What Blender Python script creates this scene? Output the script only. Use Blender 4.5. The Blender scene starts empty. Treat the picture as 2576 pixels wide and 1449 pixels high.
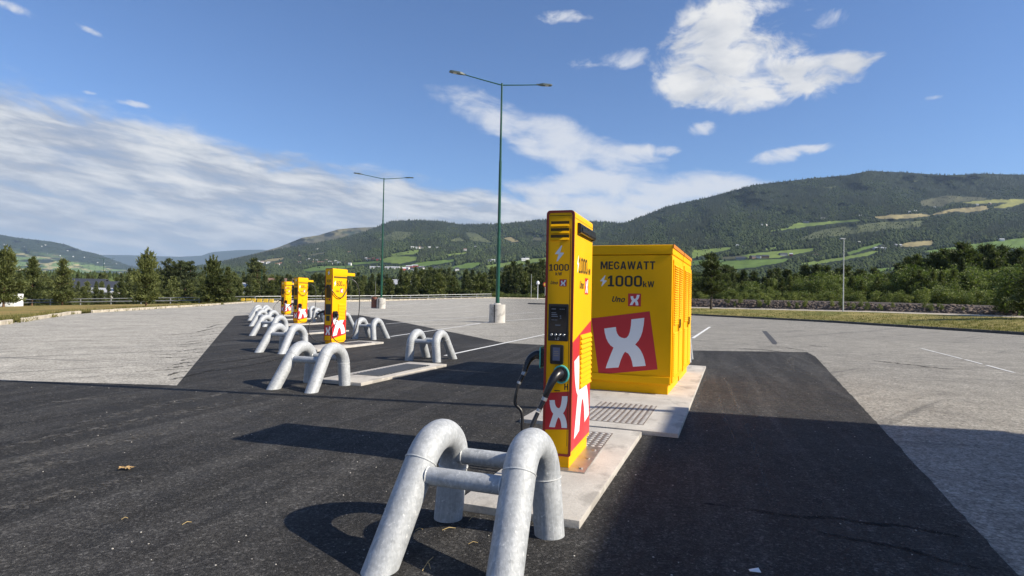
import bpy, bmesh, math, random
import numpy as np
from mathutils import Vector, Matrix
from mathutils.bvhtree import BVHTree

SC = bpy.context.scene
COL = SC.collection
random.seed(7)
rs = np.random.RandomState(11)
rad = math.radians

# ------------------------------------------------------------------ camera
# all picture positions below are written in a 2576 x 1449 frame
FL, CX, CY = 1500.0, 1288.0, 724.5
ROLL, PITCH, CAM_H = 0.02, 0.015, 1.6
cF = np.array([0, math.cos(PITCH), math.sin(PITCH)])
_u0 = np.array([0, -math.sin(PITCH), math.cos(PITCH)])
_r0 = np.array([1.0, 0, 0])
cR = math.cos(ROLL) * _r0 + math.sin(ROLL) * _u0
cU = math.cos(ROLL) * _u0 - math.sin(ROLL) * _r0
cC = np.array([0, 0, CAM_H])
cam_data = bpy.data.cameras.new('camera')
cam = bpy.data.objects.new('camera', cam_data)
COL.objects.link(cam)
cam.matrix_world = Matrix(((cR[0], cU[0], -cF[0], 0), (cR[1], cU[1], -cF[1], 0), (cR[2], cU[2], -cF[2], CAM_H), (0, 0, 0, 1)))
cam_data.sensor_width = 36
cam_data.lens = FL / 2576 * 36
cam_data.clip_start = 0.05
cam_data.clip_end = 60000
SC.camera = cam

def ray(px, py):
    return cF + cR * ((px - CX) / FL) + cU * ((CY - py) / FL)
def g(px, py, z=0.0):
    v = ray(px, py)
    return cC + v * ((z - CAM_H) / v[2])
def at(px, py, Y):
    v = ray(px, py)
    return cC + v * (Y / v[1])

# ------------------------------------------------------------------ view, world, sun
SC.view_settings.view_transform = 'Standard'
SC.view_settings.look = 'None'
SC.view_settings.gamma = 1
SC.view_settings.use_curve_mapping = False
SC.view_settings.exposure = 0.6
try:
    SC.cycles.use_denoising = True
    SC.cycles.max_bounces = 6
    SC.cycles.diffuse_bounces = 3
    SC.cycles.glossy_bounces = 3
    SC.cycles.transparent_max_bounces = 8
    SC.cycles.volume_bounces = 0
    SC.cycles.sample_clamp_indirect = 6
except Exception:
    pass

SHK = np.array([-1.40, 0.44])                    # ground shadow of a point one metre up
SUN_EL = math.atan(1 / math.hypot(*SHK))
SUN_AZ = math.atan2(-SHK[0], -SHK[1])            # clockwise from +Y
S = Vector((math.sin(SUN_AZ) * math.cos(SUN_EL), math.cos(SUN_AZ) * math.cos(SUN_EL), math.sin(SUN_EL)))
sl = bpy.data.lights.new('sun', 'SUN')
sl.energy = 4.9
sl.angle = rad(0.53)
sl.color = (1.0, 0.905, 0.75)
so = bpy.data.objects.new('sun', sl)
COL.objects.link(so)
so.location = (40, -20, 40)
so.rotation_euler = S.to_track_quat('Z', 'Y').to_euler()

class NT:
    """small helper for building node graphs"""
    def __init__(self, tree):
        self.t = tree
        self.n = tree.nodes
        self.l = tree.links
    def _in(self, sock, v):
        if v is None:
            return
        if isinstance(v, bpy.types.NodeSocket):
            self.l.new(v, sock)
        else:
            if sock.type in ('RGBA',) and len(v) == 3:
                v = (*v, 1)
            sock.default_value = v
    def node(self, typ, **kw):
        n = self.n.new(typ)
        for k, v in kw.items():
            setattr(n, k, v)
        return n
    def m(self, op, a, b=None, c=None, clamp=False):
        n = self.n.new('ShaderNodeMath'); n.operation = op; n.use_clamp = clamp
        self._in(n.inputs[0], a); self._in(n.inputs[1], b); self._in(n.inputs[2], c)
        return n.outputs[0]
    def noise(self, vec, scale, detail=3, rough=0.5, dist=0.0):
        n = self.n.new('ShaderNodeTexNoise')
        self._in(n.inputs['Vector'], vec)
        n.inputs['Scale'].default_value = scale; n.inputs['Detail'].default_value = detail
        n.inputs['Roughness'].default_value = rough; n.inputs['Distortion'].default_value = dist
        return n.outputs[0]
    def voro(self, vec, scale, feature='F1', out='Distance'):
        n = self.n.new('ShaderNodeTexVoronoi'); n.feature = feature
        self._in(n.inputs['Vector'], vec); n.inputs['Scale'].default_value = scale
        return n.outputs[out]
    def streak(self, vec, ang, along, across, loc=(0, 0, 0)):
        """coordinates stretched along a direction given in degrees"""
        v = self.mapping(vec, rot=(0, 0, -rad(ang)), loc=loc)
        return self.mapping(v, (along, across, 1))
    def mapping(self, vec, scale=(1, 1, 1), rot=(0, 0, 0), loc=(0, 0, 0)):
        n = self.n.new('ShaderNodeMapping')
        self._in(n.inputs['Vector'], vec)
        n.inputs['Scale'].default_value = scale; n.inputs['Rotation'].default_value = rot; n.inputs['Location'].default_value = loc
        return n.outputs[0]
    def ramp(self, fac, stops, interp='LINEAR'):
        n = self.n.new('ShaderNodeValToRGB'); n.color_ramp.interpolation = interp
        e = n.color_ramp.elements
        while len(e) < len(stops): e.new(0.5)
        for k, (p, c) in enumerate(stops):
            e[k].position = p
            e[k].color = (c, c, c, 1) if isinstance(c, (int, float)) else (*c, 1)
        self._in(n.inputs[0], fac)
        return n.outputs[0]
    def mix(self, fac, a, b, blend='MIX'):
        n = self.n.new('ShaderNodeMix'); n.data_type = 'RGBA'; n.blend_type = blend
        self._in(n.inputs[0], fac); self._in(n.inputs[6], a); self._in(n.inputs[7], b)
        return n.outputs[2]
    def maprange(self, v, a, b, c=0.0, d=1.0, smooth=False):
        n = self.n.new('ShaderNodeMapRange')
        if smooth: n.interpolation_type = 'SMOOTHSTEP'
        self._in(n.inputs[0], v)
        for k, x in enumerate((a, b, c, d)): n.inputs[k + 1].default_value = x
        return n.outputs[0]

world = bpy.data.worlds.new('World')
SC.world = world
world.use_nodes = True
W = NT(world.node_tree)
world.node_tree.nodes.clear()
sky = W.node('ShaderNodeTexSky', sky_type='NISHITA')
sky.sun_disc = False
sky.sun_elevation = SUN_EL
sky.sun_rotation = SUN_AZ
sky.altitude = 200
sky.air_density = 1.0
sky.dust_density = 0.25
sky.ozone_density = 3.0
SKY_STRENGTH = 0.095
CLOUD_WHITE = 0.57
tc = W.node('ShaderNodeTexCoord').outputs['Generated']
sep = W.node('ShaderNodeSeparateXYZ'); W._in(sep.inputs[0], tc)
X, Y, Z = sep.outputs
az = W.m('ARCTAN2', X, Y)
el = W.m('ARCSINE', Z)
def pe(px, py):
    v = ray(px, py); v = v / np.linalg.norm(v)
    return math.atan2(v[0], v[1]), math.asin(v[2])
elc = W.m('MAXIMUM', el, 0.02)
comb = W.node('ShaderNodeCombineXYZ')
W._in(comb.inputs[0], az); W._in(comb.inputs[1], el); W._in(comb.inputs[2], 0.0)
ae = comb.outputs[0]
# domain warp so that cloud edges billow
n_big = W.noise(W.mapping(ae, (1, 1.7, 1)), 5.0, 6, 0.55, 0.3)
n_fine = W.noise(W.mapping(ae, (1, 1.7, 1), loc=(3.1, 1.7, 0.4)), 15.0, 8, 0.62, 0.6)
n_str = W.noise(W.streak(ae, -9, 1.5, 5.0), 5.2, 7, 0.55, 0.35)
n_str2 = W.noise(W.streak(ae, -6, 1.9, 9.0, (7, 2, 1)), 5.0, 8, 0.6, 0.3)
def blob(px, py, rx, ry, rot=0.0, amp=1.0):
    a0, e0 = pe(px, py)
    a1, e1 = pe(px + rx, py)
    ra = math.hypot(a1 - a0, 0)
    a2, e2 = pe(px, py - ry)
    re = abs(e2 - e0)
    da = W.m('SUBTRACT', az, a0); de = W.m('SUBTRACT', el, e0)
    c, s = math.cos(rot), math.sin(rot)
    u = W.m('ADD', W.m('MULTIPLY', da, c / ra), W.m('MULTIPLY', de, s / ra))
    v = W.m('ADD', W.m('MULTIPLY', da, -s / re), W.m('MULTIPLY', de, c / re))
    r2 = W.m('ADD', W.m('MULTIPLY', u, u), W.m('MULTIPLY', v, v))
    d = W.m('SUBTRACT', 1.0, r2)
    d = W.m('MAXIMUM', d, -3.0)
    return W.m('MULTIPLY', d, amp) if amp != 1.0 else d
def union(lst):
    r = lst[0]
    for q in lst[1:]:
        r = W.m('SMOOTH_MAX', r, q, 0.35)
    return r
nb = W.m('SUBTRACT', n_big, 0.5)
nf = W.m('SUBTRACT', n_fine, 0.5)
# 1. the big cumulus, 2. the small puffs and wisps
cum = union([blob(1860, 160, 185, 105), blob(1810, 60, 110, 75), blob(2030, 190, 140, 62, 0.1),
             blob(1900, 250, 100, 40), blob(1720, 215, 80, 45), blob(2110, 165, 60, 40)])
cum = W.m('ADD', cum, W.m('ADD', W.m('MULTIPLY', nb, 2.6), W.m('MULTIPLY', nf, 4.2)))
a_cum = W.maprange(cum, -0.35, 1.0, 0, 1, True)
puf = union([blob(1763, 323, 42, 20), blob(2010, 382, 75, 16, 0.12), blob(1950, 396, 70, 20),
             blob(1660, 378, 65, 16), blob(1410, 45, 85, 18, 0.05, 0.8), blob(1545, 150, 75, 26, 0.1, 0.75), blob(1480, 165, 40, 20, 0, 0.7),
             blob(2350, 245, 22, 6, 0, 0.6), blob(220, 232, 26, 7), blob(338, 262, 48, 9), blob(60, 30, 110, 14, -0.2, 0.6), blob(215, 72, 40, 8, -0.3, 0.5),
             blob(2100, 45, 55, 20, 0.1, 0.5), blob(1930, 15, 150, 30, 0, 0.7)])
puf = W.m('ADD', puf, W.m('ADD', W.m('MULTIPLY', nf, 5.0), W.m('MULTIPLY', nb, 1.0)))
a_puf = W.m('MULTIPLY', W.maprange(puf, -0.1, 1.5, 0, 1, True), 0.85)
# 3. the ribbon of thin cloud between lamp post and hill
rib = union([blob(1240, 285, 130, 45, -0.25, 0.8), blob(1420, 345, 130, 40, -0.3), blob(1560, 400, 130, 40, -0.2),
             blob(1500, 465, 240, 42, 0.0, 1.0), blob(1720, 468, 230, 38, -0.06, 1.1), blob(1560, 520, 330, 48, 0, 1.2), blob(1400, 385, 120, 50, -.3), blob(1600, 380, 70, 22, 0)])
ns = W.m('SUBTRACT', n_str, 0.5)
rib = W.m('ADD', rib, W.m('ADD', W.m('MULTIPLY', ns, 3.4), W.m('MULTIPLY', nf, 2.2)))
a_rib = W.m('MULTIPLY', W.maprange(rib, -0.4, 1.2, 0, 1, True), 0.85)
# 4. the stratus sheet that fills the lower left and goes on round the horizon
aL, eL = pe(0, 215); aM, eM = pe(720, 395); aN, eN = pe(1640, 520)
crv = W.node('ShaderNodeFloatCurve')
W._in(crv.inputs['Value'], W.maprange(az, -math.pi, math.pi))
cu = crv.mapping.curves[0]
def cxp(a): return (a + math.pi) / (2 * math.pi)
pts = [(0.0, 0.10), (cxp(-2.4), 0.30), (cxp(-1.4), 0.46), (cxp(aL), eL), (cxp((aL + aM) / 2), (eL + eM) / 2 + 0.006), (cxp(aM), eM),
       (cxp(pe(1180, 478)[0]), pe(1180, 478)[1]), (cxp(aN), eN), (cxp(pe(2000, 470)[0]), 0.06), (cxp(1.2), 0.05), (cxp(2.4), 0.08), (1.0, 0.10)]
while len(cu.points) < len(pts): cu.points.new(0.5, 0.5)
for k, p in enumerate(pts): cu.points[k].location = p; cu.points[k].handle_type = 'VECTOR'
crv.mapping.update()
edge = W.m('SUBTRACT', crv.outputs[0], el)
edge = W.m('ADD', W.m('ADD', edge, 0.012), W.m('ADD', W.m('MULTIPLY', ns, 0.11), W.m('MULTIPLY', nf, 0.05)))
a_str = W.m('MULTIPLY', W.maprange(edge, -0.008, 0.04, 0, 1, True), W.maprange(n_str2, 0.30, 0.52, 0.80, 1.0))
# shading inside the sheet: white bands over blue-grey ones
shade = W.ramp(W.m('ADD', W.m('MULTIPLY', n_str2, 0.62), W.m('MULTIPLY', n_str, 0.38)), [(0.36, (0.40, 0.46, 0.57)), (0.46, (0.54, 0.59, 0.69)), (0.54, (0.76, 0.80, 0.86)), (0.64, (1.0, 1.0, 1.0))])
low = W.maprange(el, 0.0, 0.16, 1, 0)
shade = W.mix(W.m('MULTIPLY', low, 0.60), shade, (0.42, 0.52, 0.68))
c_str = shade
c_cum = W.mix(W.maprange(W.noise(W.mapping(ae, (1, 2.4, 1), loc=(9, 4, 2)), 9.0, 5, 0.5), 0.36, 0.60), (0.66, 0.70, 0.78), (1.0, 1.0, 1.0))
# generic scattered fair-weather cloud everywhere behind the camera
behind = W.maprange(W.m('ABSOLUTE', az), 0.85, 1.3, 0, 1)
gen = W.m('ADD', W.m('MULTIPLY', nb, 2.0), W.m('MULTIPLY', nf, 0.9))
a_gen = W.m('MULTIPLY', W.maprange(gen, 0.12, 0.5, 0, 0.85, True), behind)
col = W.mix(a_str, (0, 0, 0), c_str)
def over(base, a_base, c, a):
    out = W.mix(a, base, c)
    al = W.m('SUBTRACT', 1.0, W.m('MULTIPLY', W.m('SUBTRACT', 1.0, a_base), W.m('SUBTRACT', 1.0, a)))
    return out, al
skyc = sky.outputs[0]
skyc = W.mix(1.0, skyc, (SKY_STRENGTH * .70, SKY_STRENGTH * .83, SKY_STRENGTH * 1.04), 'MULTIPLY')
def wc(c): return W.mix(1.0, c, (CLOUD_WHITE * 1.0, CLOUD_WHITE * 1.0, CLOUD_WHITE * 1.0), 'MULTIPLY')
res = W.mix(a_gen, skyc, wc((0.9, 0.92, 0.96)))
res = W.mix(a_str, res, wc(c_str))
res = W.mix(a_rib, res, wc((0.93, 0.95, 0.99)))
res = W.mix(a_puf, res, wc((0.93, 0.95, 1.0)))
res = W.mix(a_cum, res, wc(c_cum))
bg = W.node('ShaderNodeBackground'); W._in(bg.inputs[0], res); bg.inputs[1].default_value = 1.0
wo = W.node('ShaderNodeOutputWorld'); W.l.new(bg.outputs[0], wo.inputs[0])
try:
    world.cycles.sampling_method = 'MANUAL'
    world.cycles.sample_map_resolution = 512
except Exception:
    pass

# ------------------------------------------------------------------ object helpers
def tag(o, label=None, cat=None, group=None, kind=None):
    if label: o['label'] = label
    if cat: o['category'] = cat
    if group: o['group'] = group
    if kind: o['kind'] = kind
    return o
def empty(name, loc=(0, 0, 0), rz=0.0, label=None, cat=None, group=None, kind=None):
    o = bpy.data.objects.new(name, None)
    o.empty_display_size = 0.2
    COL.objects.link(o)
    o.location = loc
    o.rotation_euler = (0, 0, rz)
    return tag(o, label, cat, group, kind)
def link_mesh(name, me, parent=None):
    o = bpy.data.objects.new(name, me)
    COL.objects.link(o)
    if parent is not None: o.parent = parent
    return o
def kids(o):
    return [c for c in o.children]
def copy_tree(o, parent=None):
    c = o.copy(); COL.objects.link(c)
    c.parent = parent
    for ch in kids(o): copy_tree(ch, c)
    return c

class MB:
    def __init__(self):
        self.v = []; self.f = []
    def add(self, vs, fs):
        b = len(self.v)
        self.v += [tuple(float(q) for q in p) for p in vs]
        self.f += [tuple(i + b for i in f) for f in fs]
        return self
    def box(self, c, s, rz=0.0, rx=0.0):
        cx, cy, cz = c; sx, sy, sz = s[0] / 2, s[1] / 2, s[2] / 2
        M = Matrix.Rotation(rz, 3, 'Z') @ Matrix.Rotation(rx, 3, 'X')
        vs = []
        for dx, dy, dz in ((-1, -1, -1), (1, -1, -1), (1, 1, -1), (-1, 1, -1), (-1, -1, 1), (1, -1, 1), (1, 1, 1), (-1, 1, 1)):
            p = M @ Vector((dx * sx, dy * sy, dz * sz))
            vs.append((cx + p.x, cy + p.y, cz + p.z))
        return self.add(vs, [(0, 3, 2, 1), (4, 5, 6, 7), (0, 1, 5, 4), (1, 2, 6, 5), (2, 3, 7, 6), (3, 0, 4, 7)])
    def prism(self, poly, h, fn):
        """poly: list of (u,v); fn(u,v,w) -> xyz; extruded from w=0 to w=h"""
        n = len(poly)
        vs = [fn(u, v, 0) for u, v in poly] + [fn(u, v, h) for u, v in poly]
        fs = [tuple(range(n - 1, -1, -1)), tuple(range(n, 2 * n))]
        for i in range(n):
            j = (i + 1) % n
            fs.append((i, j, n + j, n + i))
        return self.add(vs, fs)
    def tube(self, path, r, n=16, caps=True):
        P = [Vector(p) for p in path]
        R = r if hasattr(r, '__len__') else [r] * len(P)
        T = []
        for i in range(len(P)):
            a = P[max(i - 1, 0)]; b = P[min(i + 1, len(P) - 1)]
            T.append((b - a).normalized())
        up = Vector((0, 0, 1)) if abs(T[0].z) < 0.9 else Vector((1, 0, 0))
        nrm = (up - T[0] * up.dot(T[0])).normalized()
        vs = []
        for i, p in enumerate(P):
            if i: 
                nrm = (nrm - T[i] * nrm.dot(T[i])).normalized()
            b = T[i].cross(nrm)
            for k in range(n):
                a = 2 * math.pi * k / n
                q = p + (nrm * math.cos(a) + b * math.sin(a)) * R[i]
                vs.append(q[:])
        fs = []
        for i in range(len(P) - 1):
            for k in range(n):
                k2 = (k + 1) % n
                fs.append((i * n + k, i * n + k2, (i + 1) * n + k2, (i + 1) * n + k))
        if caps:
            fs.append(tuple(range(n - 1, -1, -1)))
            fs.append(tuple((len(P) - 1) * n + k for k in range(n)))
        return self.add(vs, fs)
    def mesh(self, name, mat=None, smooth=False, angle=None, bevel=0.0, seg=2):
        me = bpy.data.meshes.new(name)
        me.from_pydata(self.v, [], self.f)
        bm = bmesh.new(); bm.from_mesh(me)
        bmesh.ops.recalc_face_normals(bm, faces=bm.faces)
        if bevel > 0:
            es = [e for e in bm.edges if len(e.link_faces) == 2 and e.calc_face_angle(0) > rad(40)]
            bmesh.ops.bevel(bm, geom=es, offset=bevel, segments=seg, affect='EDGES', profile=0.6, clamp_overlap=True)
        if smooth:
            for fc in bm.faces: fc.smooth = True
            for e in bm.edges:
                if len(e.link_faces) == 2 and e.calc_face_angle(0) > rad(35): e.smooth = False
        bm.to_mesh(me); bm.free()
        if mat: me.materials.append(mat)
        return me
    def build(self, name, mat=None, parent=None, **kw):
        return link_mesh(name, self.mesh(name, mat, **kw), parent)

def np_mesh(name, verts, faces, mat=None, colors=None, smooth=False):
    """fast mesh from numpy arrays; faces (n,3) or (n,4)"""
    me = bpy.data.meshes.new(name)
    verts = np.asarray(verts, dtype=np.float32); faces = np.asarray(faces, dtype=np.int32)
    k = faces.shape[1]
    me.vertices.add(len(verts)); me.vertices.foreach_set('co', verts.ravel())
    me.loops.add(faces.size); me.loops.foreach_set('vertex_index', faces.ravel())
    me.polygons.add(len(faces))
    me.polygons.foreach_set('loop_start', np.arange(0, faces.size, k, dtype=np.int32))
    me.polygons.foreach_set('loop_total', np.full(len(faces), k, dtype=np.int32))
    if smooth: me.polygons.foreach_set('use_smooth', np.ones(len(faces), dtype=bool))
    me.update(calc_edges=True)
    if colors is not None:
        a = me.color_attributes.new('col', 'FLOAT_COLOR', 'POINT')
        c = np.ones((len(verts), 4), dtype=np.float32); c[:, :3] = colors
        a.data.foreach_set('color', c.ravel())
    if mat: me.materials.append(mat)
    return me

# ------------------------------------------------------------------ materials
def new_mat(name):
    m = bpy.data.materials.new(name); m.use_nodes = True
    t = NT(m.node_tree)
    b = m.node_tree.nodes['Principled BSDF']
    return m, t, b
def obj_co(t): return t.node('ShaderNodeTexCoord').outputs['Object']
def bump(t, b, h, dist, strength=1.0):
    n = t.node('ShaderNodeBump'); n.inputs['Strength'].default_value = strength; n.inputs['Distance'].default_value = dist
    t._in(n.inputs['Height'], h); t.l.new(n.outputs[0], b.inputs['Normal'])
def simple(name, col, rough=0.5, metal=0.0, var=0.0, vscale=3.0, bmp=0.0, bscale=60.0, spec=0.5, coat=0.0):
    m, t, b = new_mat(name)
    co = obj_co(t)
    if var > 0:
        n = t.noise(co, vscale, 5, 0.6)
        f = t.maprange(n, 0.3, 0.7, 1 - var, 1 + var)
        t._in(b.inputs['Base Color'], t.mix(1.0, col, t.ramp(f, [(0.0, 0.0), (1.0, 1.0)]), 'MULTIPLY') if False else t.mix(t.maprange(n, 0.3, 0.7), tuple(c * (1 - var) for c in col), tuple(min(1, c * (1 + var)) for c in col)))
        t._in(b.inputs['Roughness'], t.maprange(n, 0.3, 0.7, max(0.02, rough - 0.08), min(1, rough + 0.08)))
    else:
        b.inputs['Base Color'].default_value = (*col, 1)
        b.inputs['Roughness'].default_value = rough
    b.inputs['Metallic'].default_value = metal
    b.inputs['Specular IOR Level'].default_value = spec
    if coat: b.inputs['Coat Weight'].default_value = coat
    if bmp > 0: bump(t, b, t.noise(co, bscale, 4, 0.6), bmp)
    return m

YEL = simple('yellow_powder_coat', (0.90, 0.455, 0.003), 0.42, var=0.04, vscale=2.0, bmp=0.0006, bscale=900, spec=0.15)
YEL2 = simple('yellow_cabinet_paint', (0.90, 0.455, 0.003), 0.45, var=0.04, vscale=1.5, bmp=0.0006, bscale=700, spec=0.12)
RED = simple('red_vinyl', (0.56, 0.022, 0.03), 0.38, var=0.03)
DRED = simple('dark_red_edging', (0.30, 0.02, 0.012), 0.4, var=0.08)
WHT = simple('white_vinyl', (0.86, 0.87, 0.88), 0.4, var=0.02)
BLK = simple('black_print', (0.012, 0.012, 0.013), 0.4)
BLKP = simple('black_plastic', (0.014, 0.014, 0.016), 0.3, var=0.2, bmp=0.0004, bscale=400)
RUB = simple('black_rubber', (0.018, 0.018, 0.02), 0.38, var=0.3, vscale=8)
GLASSB = simple('dark_screen_glass', (0.012, 0.013, 0.018), 0.07)
SCRTXT = simple('screen_print', (0.20, 0.22, 0.26), 0.3)
SCRLIT = simple('terminal_display', (0.16, 0.17, 0.24), 0.12)
TEAL = simple('teal_ring', (0.10, 0.48, 0.42), 0.35)
CHROME = simple('steel_bright', (0.62, 0.63, 0.65), 0.25, metal=0.9, var=0.1)
STEEL = simple('steel_plate', (0.42, 0.39, 0.36), 0.38, metal=0.7, var=0.2, vscale=9, bmp=0.001, bscale=40)
DHOLE = simple('louvre_gap', (0.10, 0.055, 0.003), 0.7)
GREEN = simple('green_lamp_paint', (0.008, 0.070, 0.042), 0.35, var=0.15)
LAMPH = simple('lamp_head_dark', (0.05, 0.075, 0.07), 0.4, var=0.1)
LENS = simple('lamp_lens', (0.6, 0.6, 0.56), 0.2)
WHTP = simple('white_line_paint', (0.72, 0.72, 0.70), 0.7, var=0.12, vscale=6)
RUST = simple('rusty_brown_bin', (0.16, 0.055, 0.03), 0.6, var=0.35, vscale=7, bmp=0.004, bscale=20)
TRUNK = simple('pine_bark', (0.16, 0.09, 0.05), 0.9, var=0.35, vscale=6, bmp=0.02, bscale=12)
TRUNKD = simple('dark_bark', (0.07, 0.055, 0.042), 0.9, var=0.35, vscale=6, bmp=0.02, bscale=12)
YELP = simple('yellow_barrier_paint', (0.62, 0.42, 0.05), 0.6, var=0.15, vscale=1)
GREYP = simple('galvanised_rail', (0.36, 0.37, 0.37), 0.45, metal=0.3, var=0.1)

def galv():
    m, t, b = new_mat('galvanised_steel')
    co = obj_co(t)
    v = t.voro(co, 55, out='Color')
    sp = t.noise(co, 9, 6, 0.65)
    st = t.noise(t.mapping(co, (30, 30, 2.5)), 1.0, 4, 0.6, 1.5)
    c = t.mix(t.maprange(sp, 0.32, 0.68), (0.33, 0.35, 0.37), (0.44, 0.46, 0.48))
    c = t.mix(t.maprange(st, 0.50, 0.72, 0, 0.5), c, (0.60, 0.62, 0.64))
    c = t.mix(0.16, c, t.ramp(v, [(0.25, 0.25), (0.75, 0.75)]), 'OVERLAY')
    wh = t.noise(co, 26, 6, 0.7)
    c = t.mix(t.maprange(wh, 0.60, 0.70, 0, 0.8), c, (0.80, 0.81, 0.80))
    dk = t.noise(t.mapping(co, (1, 1, 0.5)), 17, 5, 0.7)
    c = t.mix(t.maprange(dk, 0.30, 0.36, 0.45, 0), c, (0.20, 0.21, 0.22))
    t._in(b.inputs['Base Color'], c)
    b.inputs['Metallic'].default_value = 0.15
    t._in(b.inputs['Roughness'], t.maprange(sp, 0.3, 0.7, 0.55, 0.70))
    bump(t, b, t.m('ADD', t.m('MULTIPLY', st, 0.6), wh), 0.0025)
    return m
GALV = galv()
WELD = simple('weld_bead', (0.66, 0.67, 0.66), 0.5, metal=0.35, var=0.15, vscale=30, bmp=0.003, bscale=90)

def concrete(name, c1, c2, sc=1.0):
    m, t, b = new_mat(name)
    co = obj_co(t)
    n = t.noise(co, 2.2 * sc, 7, 0.62)
    c = t.mix(t.maprange(n, 0.34, 0.66), c1, c2)
    st = t.noise(t.mapping(co, (1, 0.5, 1), loc=(4, 1, 0)), 3.6 * sc, 5, 0.6)
    c = t.mix(t.maprange(st, 0.55, 0.64, 0, 0.6), c, tuple(q * 0.58 for q in c1))
    f = t.noise(co, 60 * sc, 3, 0.6)
    c = t.mix(t.maprange(f, 0.35, 0.7, 0.22, 0), c, tuple(q * 0.5 for q in c1))
    pit = t.voro(co, 14 * sc)
    c = t.mix(t.maprange(pit, 0.045, 0.06, 0.6, 0), c, (0.10, 0.095, 0.09))
    t._in(b.inputs['Base Color'], c); b.inputs['Roughness'].default_value = 0.85
    b.inputs['Specular IOR Level'].default_value = 0.3
    bump(t, b, t.m('ADD', f, t.m('MULTIPLY', n, 2)), 0.003)
    return m
CONC = concrete('slab_concrete', (0.44, 0.41, 0.37), (0.58, 0.55, 0.50))
CONCO = concrete('cast_concrete', (0.46, 0.44, 0.40), (0.62, 0.59, 0.54), 0.8)
KERBM = concrete('pale_kerb_stone', (0.42, 0.37, 0.29), (0.60, 0.54, 0.44), 1.5)
KERBD = concrete('dark_kerb_stone', (0.07, 0.07, 0.07), (0.12, 0.12, 0.115), 1.5)

def asphalt_new():
    m, t, b = new_mat('new_black_asphalt')
    co = obj_co(t)
    ag = t.voro(co, 130)
    ag2 = t.voro(t.mapping(co, loc=(3, 3, 0)), 75, out='Color')
    big = t.noise(co, 0.35, 5, 0.6)
    med = t.noise(co, 2.2, 6, 0.65)
    st = t.noise(t.streak(co, 74, 0.16, 2.0), 1.0, 6, 0.6, 0.8)
    c = t.mix(t.maprange(med, 0.3, 0.7), (0.029, 0.028, 0.0265), (0.046, 0.044, 0.041))
    c = t.mix(t.maprange(st, 0.46, 0.66, 0, 0.65), c, (0.105, 0.101, 0.095))
    c = t.mix(t.maprange(big, 0.50, 0.68, 0, 0.40), c, (0.075, 0.073, 0.070))
    st2 = t.noise(t.streak(co, 60, 0.12, 5.0, (2, 8, 0)), 1.0, 4, 0.55, 0.6)
    c = t.mix(t.maprange(st2, 0.60, 0.70, 0, 0.55), c, (0.018, 0.018, 0.019))
    grit = t.noise(co, 34, 6, 0.85)
    c = t.mix(t.maprange(grit, 0.32, 0.62, 0.75, 0), c, (0.012, 0.012, 0.013))
    lt = t.noise(t.mapping(co, loc=(9, 2, 0)), 70, 3, 0.7)
    c = t.mix(t.maprange(lt, 0.58, 0.68, 0, 0.7), c, (0.16, 0.155, 0.15))
    cell = t.voro(co, 105, out='Color'); cell2 = t.voro(t.mapping(co, loc=(7, 3, 0)), 48, out='Color')
    sx_ = t.node('ShaderNodeSeparateColor'); t._in(sx_.inputs[0], cell); sy_ = t.node('ShaderNodeSeparateColor'); t._in(sy_.inputs[0], cell2)
    gm = t.m('ADD', t.maprange(sx_.outputs[0], 0, 1, 0.50, 1.36), t.maprange(t.m('POWER', sy_.outputs[1], 6.0), 0, 1, -0.08, 1.2))
    blot = t.noise(t.mapping(co, loc=(1, 6, 0)), 4.5, 5, 0.75)
    gm = t.m('MULTIPLY', gm, t.maprange(blot, 0.34, 0.66, 0.78, 1.22))
    gc = t.node('ShaderNodeCombineColor'); [t._in(gc.inputs[k], gm) for k in range(3)]
    c = t.mix(1.0, c, gc.outputs[0], 'MULTIPLY')
    t._in(b.inputs['Base Color'], c)
    t._in(b.inputs['Roughness'], t.maprange(med, 0.3, 0.7, 0.70, 0.90))
    b.inputs['Specular IOR Level'].default_value = 0.22
    bump(t, b, t.m('ADD', t.m('MULTIPLY', ag, -1.0), t.m('MULTIPLY', grit, 1.2)), 0.006, 0.9)
    return m
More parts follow.
